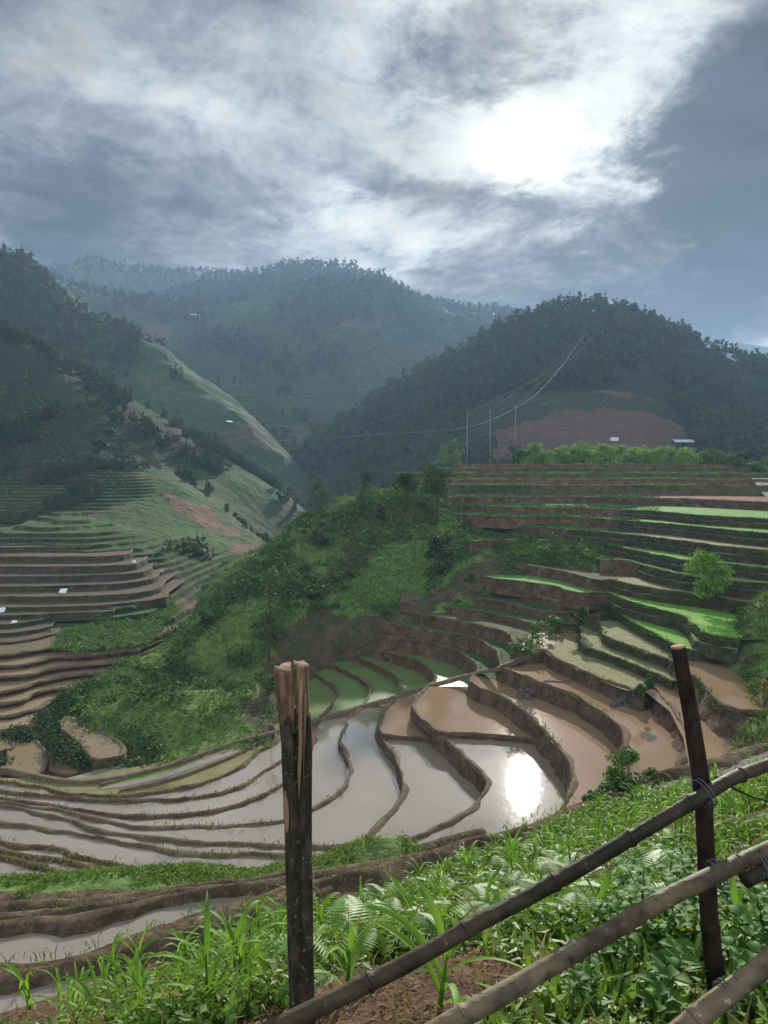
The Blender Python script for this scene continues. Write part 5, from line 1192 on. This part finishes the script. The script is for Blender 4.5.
# ties
def tie(px, py, d, rad, axis_p, turns, label, tail=True, seed=0):
    """strips wound round rail and post"""
    g = np.random.default_rng(seed); c = at2(px, py, d); root = empty('tie', c); tag(root, label, 'tie'); parts = []
    ax = at2(*axis_p)-c; ax /= np.linalg.norm(ax); u_ = np.cross(ax, [0, 0, 1.]); u_ /= np.linalg.norm(u_); w_ = np.cross(ax, u_)
    t = np.linspace(0, turns*2*math.pi, int(turns*22)); k = rad*(1+g.normal(0, .02, len(t)))
    P = np.cos(t)[:, None]*u_*k[:, None]+np.sin(t)[:, None]*w_*k[:, None]*1.05+ax*((t/t[-1]-.5)*.022*turns/2)[:, None]
    parts.append((*tube(P, .0021, 6), 0))
    if tail:
        for q in (0, 1):
            s0 = P[int(len(P)*.7)+q*3]; Q = [s0, s0+np.array([.01+.008*q, -.012, -.004]), s0+np.array([.016+.006*q, -.010, -.028]), s0+np.array([.012-.01*q, -.006, -.055+.015*q])]
            parts.append((*tube(catmull(Q, .006), .0024, 6), 0))
    V, F, _ = merge(parts); link('strip', tmesh('strip', V, F, twine), root); return root
tie(704,793,2.10,.040,(734,776,2.12),2.5,'grey tie binding the upper rail to the slim post', False, 1)
tie(716,873,1.985,.034,(740,862,2.0),2.2,'blue-grey tie with hanging ends on the middle rail', True, 2)
tie(757,865,2.0,.034,(790,850,2.05),2.2,'blue-grey tie around the short rail end at the right edge', True, 3)
tie(726,995,1.71,.032,(750,976,1.74),2.0,'thin tie around the lowest rail at the post', False, 4)
# twig stub on the upper rail
p = at2(728,786,2.16); o = link('twig', tmesh('twig', *tube([at2(716,777,2.15)-p, at2(735,789,2.14)-p, at2(752,797,2.15)-p, at2(775,803,2.16)-p], [.005,.004,.003,.002], 6), sapling)); o.location = [float(v) for v in p]; tag(o, 'thin dark twig under the upper rail at the right edge', 'twig')

# ------------------------------------------------------------------ poles, wires, hut, small things
PT = []
for px, pb, pt, d, lab in [(467,466,412,180,'leftmost concrete pole on the knoll top'),(490,464,410,182,'middle concrete pole on the knoll top'),(515,460,405,184,'rightmost concrete pole, beside the round dark shrub')]:
    b = at2(px, pb, d); t_ = at2(px+.5, pt, d); root = empty('utility_pole', b); tag(root, lab, 'utility pole'); h = t_[2]-b[2]
    V, F = tube([(0,0,-1),(0,0,h)], [.14,.08], 8); link('pole', tmesh('pole', V, F, concrete), root)
    V, F = tube([(-.6,0,h-.5),(.6,0,h-.5)], .04, 5); link('crossarm', tmesh('crossarm', V, F, concrete), root)
    for q in (-.5, .5):
        V, F = tube([(q,0,h-.48),(q,0,h-.25)], [.05,.03], 6); link('insulator', tmesh('insulator', V, F, concrete), root)
for pts_, rr, lab in [([(250,442,300),(330,438,255),(384,434,225),(430,431.5,200),(467,427,180),(500,416,205),(535,395,265),(560,368,335),(585,334,425)], [.08,.07,.065,.06,.05,.06,.08,.10,.13], 'bright sagging cable crossing low in front of the wooded hill'),
                      ([(467,413,180),(500,397,240),(535,378,320),(565,352,400),(590,328,470)], [.04,.05,.06,.08,.10], 'thin upper wire rising from the leftmost pole to the hill'),
                      ([(490,411,182),(520,389,240),(555,366,330),(598,322,470)], [.04,.05,.07,.10], 'thin wire rising from the middle pole to the hill'),
                      ([(515,406,184),(545,379,250),(578,352,350),(605,322,470)], [.04,.05,.07,.10], 'thin wire rising from the rightmost pole to the hill')]:
    P = catmull([at2(*p) for p in pts_], 4.0); rad = .55*np.interp(np.linspace(0, 1, len(P)), np.linspace(0, 1, len(rr)), rr); b = P[0].copy()
    o = link('power_cable', tmesh('power_cable', *tube(P-b, rad*(1.3 if 'bright' in lab else 1), 5), cable_b if 'bright' in lab else cable_m)); o.location = [float(v) for v in b]; tag(o, lab, 'cable')
def boxv(x0, x1, y0, y1, z0, z1):
    V = np.array([(x, y, z) for x in (x0, x1) for y in (y0, y1) for z in (z0, z1)], float); F = np.array([(0,1,3,2),(4,6,7,5),(0,4,5,1),(2,3,7,6),(0,2,6,4),(1,5,7,3)]); return V, F
def hut(p, w_, dp, h, label, roofc=roof_m, rz=0.0):
    root = empty('hut', p, rz); tag(root, label, 'hut')
    V, F = boxv(-w_*.42, w_*.42, -dp*.4, dp*.4, -1.5, h); link('wall', mesh('wall', V, F, wall_m, False), root)
    V, F = boxv(-w_*.12, w_*.08, -dp*.4-.04, -dp*.4+.02, -.2, h*.8); link('doorway', mesh('doorway', V, F, plain('hut_doorway', (.02,.018,.016)), False), root)
    parts = []
    for s_ in (-1, 1):     # two slopes of the roof, each a thin slab
        A_ = np.array([(-w_/2, s_*dp*.62, h-.25), (w_/2, s_*dp*.62, h-.25), (w_/2, 0, h+dp*.22), (-w_/2, 0, h+dp*.22)]); V = np.vstack([A_, A_+np.array([0, 0, .09])])
        parts.append((V, np.array([(0,1,2,3),(7,6,5,4),(0,4,5,1),(1,5,6,2),(2,6,7,3),(3,7,4,0)]), 0))
    V, F, _ = merge(parts); link('roof', mesh('roof', V, F, roofc, False), root); return root
p = drop(right_f, 682, 447, 250, 520); hut(p, 21/FPX*p[1], 4.5, 2.2, 'small hut with a pale sheet roof at the edge of the wood', rz=.15)
p = drop(right_f, 614, 441, 250, 520); o = link('shelter', mesh('shelter', *boxv(-1.6, 1.6, -1.2, 1.2, -.3, 1.3), white_m, False)); o.location = [float(v) for v in p]; tag(o, 'tiny pale shelter in the red field below the wood', 'shelter')
p = drop(far_f, 292, 508, 250, 600); hut(p, 8/FPX*p[1], 5, 2.3, 'left grey-roofed hut deep in the valley', plain('weathered_roof', (.22,.20,.20)), .3)
p = drop(far_f, 303, 506, 250, 600); hut(p, 7/FPX*p[1], 4.5, 2.3, 'right grey-roofed hut deep in the valley', MATS['weathered_roof'], -.2)
p = drop(far_f, 195, 319, 600, 1100); hut(p, 8/FPX*p[1], 6, 3, 'white-roofed house high on the far slope', white_m, .1)
p = drop(mid_f, 229, 425, 300, 600); hut(p, 6/FPX*p[1], 3, 1.6, 'tiny white hut on the edge of the middle hillside', white_m, .6)
def tarp(p, s_, lab):
    g = np.random.default_rng(int(abs(p[0]*100))); n = 7; xs, ys = np.meshgrid(np.linspace(-1, 1, n), np.linspace(-1, 1, n), indexing='ij'); Z = .25*(1-xs**2)*(1-ys**2)+g.normal(0, .05, xs.shape)
    V = np.stack([xs*s_, ys*s_*.8, (Z+.35+ys*.5)*s_], -1).reshape(-1, 3); V2 = V-np.array([0, 0, .35*s_]); i = np.arange(n*n).reshape(n, n); F = np.stack([i[:-1, :-1], i[1:, :-1], i[1:, 1:], i[:-1, 1:]], -1).reshape(-1, 4)
    o = link('white_sack', mesh('white_sack', np.vstack([V, V2]), np.vstack([F, F[:, ::-1]+n*n]), white_m)); o.location = [float(v) for v in p]; tag(o, lab, 'sack')
for px, py, s_, lab in [(63,590,.55,'white sack lying in the middle of the left brown terraces'),(1,612,.6,'white sack at the left edge of the picture'),(14,624,.35,'small white sack below the one at the left edge'),(134,563,.3,'tiny white sack at the right end of the left terraces'),(162,573,.3,'tiny white sack by the shrubs right of the left terraces')]:
    zt_ = {63:-19.2, 1:-20.5, 14:-21.0, 134:-16.5}.get(px); tarp(atz(px, py+(2 if px == 63 else -1), zt_) if zt_ else drop(left_f, px, py, 80, 330), s_, lab)
p = atz(467, 641, -20.0); tarp((p[0], p[1]-.4, -19.9), .5, 'small white sack on the bank of the crescent terraces')
# concrete road corner on the right of the knoll
c = [at2(752,478,150), at2(800,478,150), at2(800,508,128), at2(772,506,128), at2(762,492,138)]
z = -2.2; top = np.array([[*atd(a, b, d_)[:2], atd(a, b, d_)[2]] for a, b, d_ in [(752,478,150),(800,478,150),(800,508,128),(776,506,130),(762,492,139)]])
V = np.vstack([top, top-np.array([0, 0, .4])]); tag(link('road', mesh('road', V, [np.array([[0,4,3],[0,3,2],[0,2,1]]), np.array([[i, (i+1) % 5, (i+1) % 5+5, i+5] for i in range(5)])], slab_m, False)), kind='structure')
# stones where the steps meet
g = np.random.default_rng(110)
def stone_mesh(seed):
    g = np.random.default_rng(seed); V, F = [], []
    n, m_ = 8, 6
    for i in range(m_):
        ph = math.pi*(i+.5)/m_
        for j in range(n):
            th = 2*math.pi*j/n; V.append(np.array([math.sin(ph)*math.cos(th), math.sin(ph)*math.sin(th)*.8, math.cos(ph)*.65])*(1+g.normal(0, .13)))
    for i in range(m_-1):
        for j in range(n): F.append((i*n+j, i*n+(j+1) % n, (i+1)*n+(j+1) % n, (i+1)*n+j))
    F4 = np.array(F); V = np.vstack([V, [(0,0,.65),(0,0,-.65)]]); k = n*m_
    F3 = np.array([(j, k, (j+1) % n) for j in range(n)]+[((m_-1)*n+j, (m_-1)*n+(j+1) % n, k+1) for j in range(n)]); return mesh('stone', V, [F4, F3], stone_m, False)
SM = [stone_mesh(i) for i in range(4)]
for i in range(42):
    if i < 26: px, py = g.uniform(613, 641), g.uniform(694, 707); p = atz(px, py, -19.1+max(0, 704-py)*.06)
    else: px, py = g.uniform(520, 540), g.uniform(690, 700); p = atz(px, py, -20.45+max(0, 697-py)*.08)
    o = link('stone', SM[i % 4]); s_ = g.uniform(.22, .42); o.location = [float(v) for v in p]; o.scale = (s_,)*3; o.rotation_euler = tuple(g.uniform(0, 3, 3))
    tag(o, 'grey stone in the heap at the tip of the dry terrace' if i < 26 else 'stone in the small rough wall by the water outlet', 'stone', 'stones at the tip of the dry terrace' if i < 26 else 'stones by the water outlet')
SUN_E = 4.2; CLOUD_E = .9; HAZE = .00024; EXPO = 0.80
MASSES = [((735,120,75,80,.45),.75), ((640,275,270,58,.6),.40), ((760,300,150,60,.7),.15), ((490,30,65,20,.6),.35), ((80,215,170,30,.6),.38),
          ((30,130,60,40,.7),.12), ((240,165,120,30,.7),.15), ((330,232,140,26,.6),-.28), ((140,100,110,40,.7),-.18),
          ((430,190,70,25,.7),.30), ((300,90,260,90,.8),-.05), ((560,60,150,60,.8),-.14), ((180,40,240,60,.8),.10), ((610,150,30,16,.6),.25), ((560,235,160,20,.6),.10)]
# ------------------------------------------------------------------ sky, sun, air
SUN = unit(530, 142)
sun_el = math.asin(SUN[2]); sun_az = math.atan2(SUN[0], SUN[1])
sd = bpy.data.lights.new('sun', 'SUN'); sd.energy = SUN_E; sd.angle = R(1.2); sd.color = (1.0, .93, .82)
so = bpy.data.objects.new('sun', sd); col.objects.link(so)
so.rotation_euler = Vector([float(v) for v in -SUN]).to_track_quat('-Z', 'Y').to_euler()
w = bpy.data.worlds.new('World'); sc.world = w; w.use_nodes = True
t = w.node_tree; t.nodes.clear()
def wn(tp, **k):
    nd = t.nodes.new(tp)
    for a, v in k.items(): setattr(nd, a, v)
    return nd
def L(a, b): t.links.new(a, b)
def wm(op, a, b=0., c=None, clamp=False):
    nd = wn('ShaderNodeMath', operation=op, use_clamp=clamp)
    for i, v in enumerate((a, b) if c is None else (a, b, c)):
        if hasattr(v, 'node'): L(v, nd.inputs[i])
        else: nd.inputs[i].default_value = v
    return nd.outputs[0]
def wv(op, a, b=None):
    nd = wn('ShaderNodeVectorMath', operation=op)
    for i, v in enumerate([x for x in (a, b) if x is not None]):
        if hasattr(v, 'node'): L(v, nd.inputs[i])
        else: nd.inputs[i].default_value = v
    return nd
def wr(v, a, b, c=0., d=1.):
    nd = wn('ShaderNodeMapRange', interpolation_type='SMOOTHSTEP'); L(v, nd.inputs[0])
    for i, x in enumerate((a, b, c, d)): nd.inputs[i+1].default_value = x
    return nd.outputs[0]
tc = wn('ShaderNodeTexCoord'); D = wv('NORMALIZE', tc.outputs['Generated']).outputs[0]
sx = wn('ShaderNodeSeparateXYZ'); L(D, sx.inputs[0])
# clouds lie on a layer overhead: project the direction onto it
hz = wm('ADD', wm('MAXIMUM', sx.outputs[2], 0.0), .22)
px_ = wm('DIVIDE', sx.outputs[0], hz); py_ = wm('DIVIDE', sx.outputs[1], hz)
cb = wn('ShaderNodeCombineXYZ'); L(px_, cb.inputs[0]); L(py_, cb.inputs[1])
def wnoise(vec, scale, detail, rough, off=(0,0,0), dist=0.):
    a = wv('ADD', vec, off).outputs[0]; nd = wn('ShaderNodeTexNoise'); L(a, nd.inputs['Vector'])
    nd.inputs['Scale'].default_value = scale; nd.inputs['Detail'].default_value = detail; nd.inputs['Roughness'].default_value = rough
    nd.inputs['Distortion'].default_value = dist
    return nd
wrp = wnoise(cb.outputs[0], 1.3, 3, .5)
wvx = wv('MULTIPLY', wv('SUBTRACT', wrp.outputs['Color'], (.5,.5,.5)).outputs[0], (.35,.35,0)).outputs[0]
CP = wv('ADD', cb.outputs[0], wvx).outputs[0]
n1 = wnoise(CP, 1.5, 10, .64, (4.2, 1.7, 0)).outputs['Fac']
n2 = wnoise(CP, 5.0, 10, .70, (1.0, 7.0, 3)).outputs['Fac']
n3 = wnoise(CP, .55, 4, .5, (9.1, 3.3, 1)).outputs['Fac']
# direction wobble so that the large masses get torn edges
wob = wv('MULTIPLY', wv('SUBTRACT', wnoise(CP, 1.9, 6, .65, (3,3,3)).outputs['Color'], (.5,.5,.5)).outputs[0], (.42,.0,.26)).outputs[0]
DW = wv('ADD', D, wob).outputs[0]
def mass(px, py, rx, ry, soft=.6, rot=0, vec=None):
    """a cloud mass: an ellipse of directions about the one given, radii in units of the tangent"""
    c = unit(px, py)
    v = wv('SUBTRACT', vec or DW, tuple(c)).outputs[0]
    mp = wn('ShaderNodeMapping', vector_type='POINT'); mp.inputs['Rotation'].default_value = (0, rot, 0); L(v, mp.inputs[0])
    v = wv('MULTIPLY', mp.outputs[0], (FPX/rx, 1.5, FPX/ry)).outputs[0]
    ln = wv('LENGTH', v).outputs['Value']
    return wr(ln, 1+soft, max(0, 1-soft))
dens = wm('ADD', wm('MULTIPLY', wm('SUBTRACT', n1, .5), 1.15), wm('MULTIPLY', wm('SUBTRACT', n2, .5), 1.6))
dens = wm('ADD', dens, .47)
for (a, wgt) in MASSES:
    dens = wm('ADD', dens, wm('MULTIPLY', mass(*a), wgt))
rp = wn('ShaderNodeValToRGB'); e = rp.color_ramp.elements
stops = [(0.0,(.55,.55,.53)),(.22,(.40,.415,.41)),(.42,(.25,.276,.298)),(.60,(.142,.160,.183)),(.80,(.074,.085,.102)),(1.0,(.036,.043,.055))]
while len(e) < len(stops): e.new(.5)
for el, (p, c) in zip(e, stops): el.position = p; el.color = (*c, 1)
L(dens, rp.inputs[0])
# glow of the sun through the thin cloud
core = mass(530, 143, 26, 26, .9, 0, wv('ADD', D, wv('MULTIPLY', wob, (.22,0,.22)).outputs[0]).outputs[0])
halo = mass(530, 148, 120, 100, .98)
halo2 = mass(520, 150, 330, 260, .98, 0, D)
glow = wm('ADD', wm('MULTIPLY', core, .75), wm('ADD', wm('MULTIPLY', halo, .26), wm('MULTIPLY', halo2, .10)))
thin = wr(dens, 1.0, .25)
glow = wm('MULTIPLY', glow, wm('ADD', wm('MULTIPLY', thin, .85), .15))
gc = wn('ShaderNodeMix', data_type='RGBA', blend_type='ADD'); gc.inputs[0].default_value = 1
gcol = wn('ShaderNodeMix', data_type='RGBA', blend_type='MULTIPLY'); gcol.inputs[0].default_value = 1
gg = wn('ShaderNodeCombineXYZ'); L(glow, gg.inputs[0]); L(glow, gg.inputs[1]); L(glow, gg.inputs[2])
L(gg.outputs[0], gcol.inputs[6]); gcol.inputs[7].default_value = (1, .97, .86, 1)
tex = wm('ADD', wm('MULTIPLY', n2, .5), wm('MULTIPLY', wnoise(CP, 2.4, 8, .62, (5.5, 2.2, 8)).outputs['Fac'], .5))
modf = wr(tex, .36, .64, .60, 1.38); mc = wn('ShaderNodeCombineXYZ'); [L(modf, mc.inputs[i_]) for i_ in range(3)]
mm_ = wn('ShaderNodeMix', data_type='RGBA', blend_type='MULTIPLY'); mm_.inputs[0].default_value = 1; L(rp.outputs[0], mm_.inputs[6]); L(mc.outputs[0], mm_.inputs[7])
L(mm_.outputs[2], gc.inputs[6]); L(gcol.outputs[2], gc.inputs[7])
sky = wn('ShaderNodeTexSky', sky_type='NISHITA'); sky.sun_disc = False
sky.sun_elevation = sun_el; sky.sun_rotation = sun_az; sky.air_density = 1.2; sky.dust_density = 1.5
b1 = wn('ShaderNodeBackground'); b1.inputs['Strength'].default_value = .06; L(sky.outputs[0], b1.inputs['Color'])
b2 = wn('ShaderNodeBackground'); b2.inputs['Strength'].default_value = CLOUD_E; L(wm('MULTIPLY', wr(sx.outputs[1], .3, -.4, 1.0, 3.0), CLOUD_E), b2.inputs['Strength']); L(gc.outputs[2], b2.inputs['Color'])   # unseen sky behind the camera boosted, added to light slopes facing the camera
cover = wm('MAXIMUM', wr(dens, -.35, -.05), .15)
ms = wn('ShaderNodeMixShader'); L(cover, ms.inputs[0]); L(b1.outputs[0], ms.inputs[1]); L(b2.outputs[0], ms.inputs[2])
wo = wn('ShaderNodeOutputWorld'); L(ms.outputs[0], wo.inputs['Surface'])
w.cycles.sampling_method = 'MANUAL'; w.cycles.sample_map_resolution = 1024

# the air of the valley
x0, x1, y0, y1, z0, z1 = -1500, 3800, -60, 3950, -96, 330
hv = [(x, y, z) for x in (x0, x1) for y in (y0, y1) for z in (z0, z1)]
hf = [(0,1,3,2),(4,6,7,5),(0,4,5,1),(2,3,7,6),(0,2,6,4),(1,5,7,3)]
hm = bpy.data.materials.new('air'); hm.use_nodes = True; ht = hm.node_tree; ht.nodes.clear()
pv = ht.nodes.new('ShaderNodeVolumePrincipled'); pv.inputs['Color'].default_value = (.42,.66,1.0,1); pv.inputs['Density'].default_value = HAZE
pv.inputs['Anisotropy'].default_value = .25
ho = ht.nodes.new('ShaderNodeOutputMaterial'); ht.links.new(pv.outputs[0], ho.inputs['Volume'])
if HAZE > 0: tag(link('haze', mesh('haze', hv, hf, hm, False)), kind='stuff')

sc.render.engine = 'CYCLES'
sc.cycles.use_denoising = True
sc.cycles.max_bounces = 5; sc.cycles.diffuse_bounces = 2; sc.cycles.glossy_bounces = 2; sc.cycles.transmission_bounces = 2
sc.cycles.transparent_max_bounces = 4; sc.cycles.volume_bounces = 0
sc.cycles.sample_clamp_indirect = 6
sc.view_settings.view_transform = 'Standard'; sc.view_settings.look = 'None'
sc.view_settings.gamma = 1; sc.view_settings.exposure = EXPO
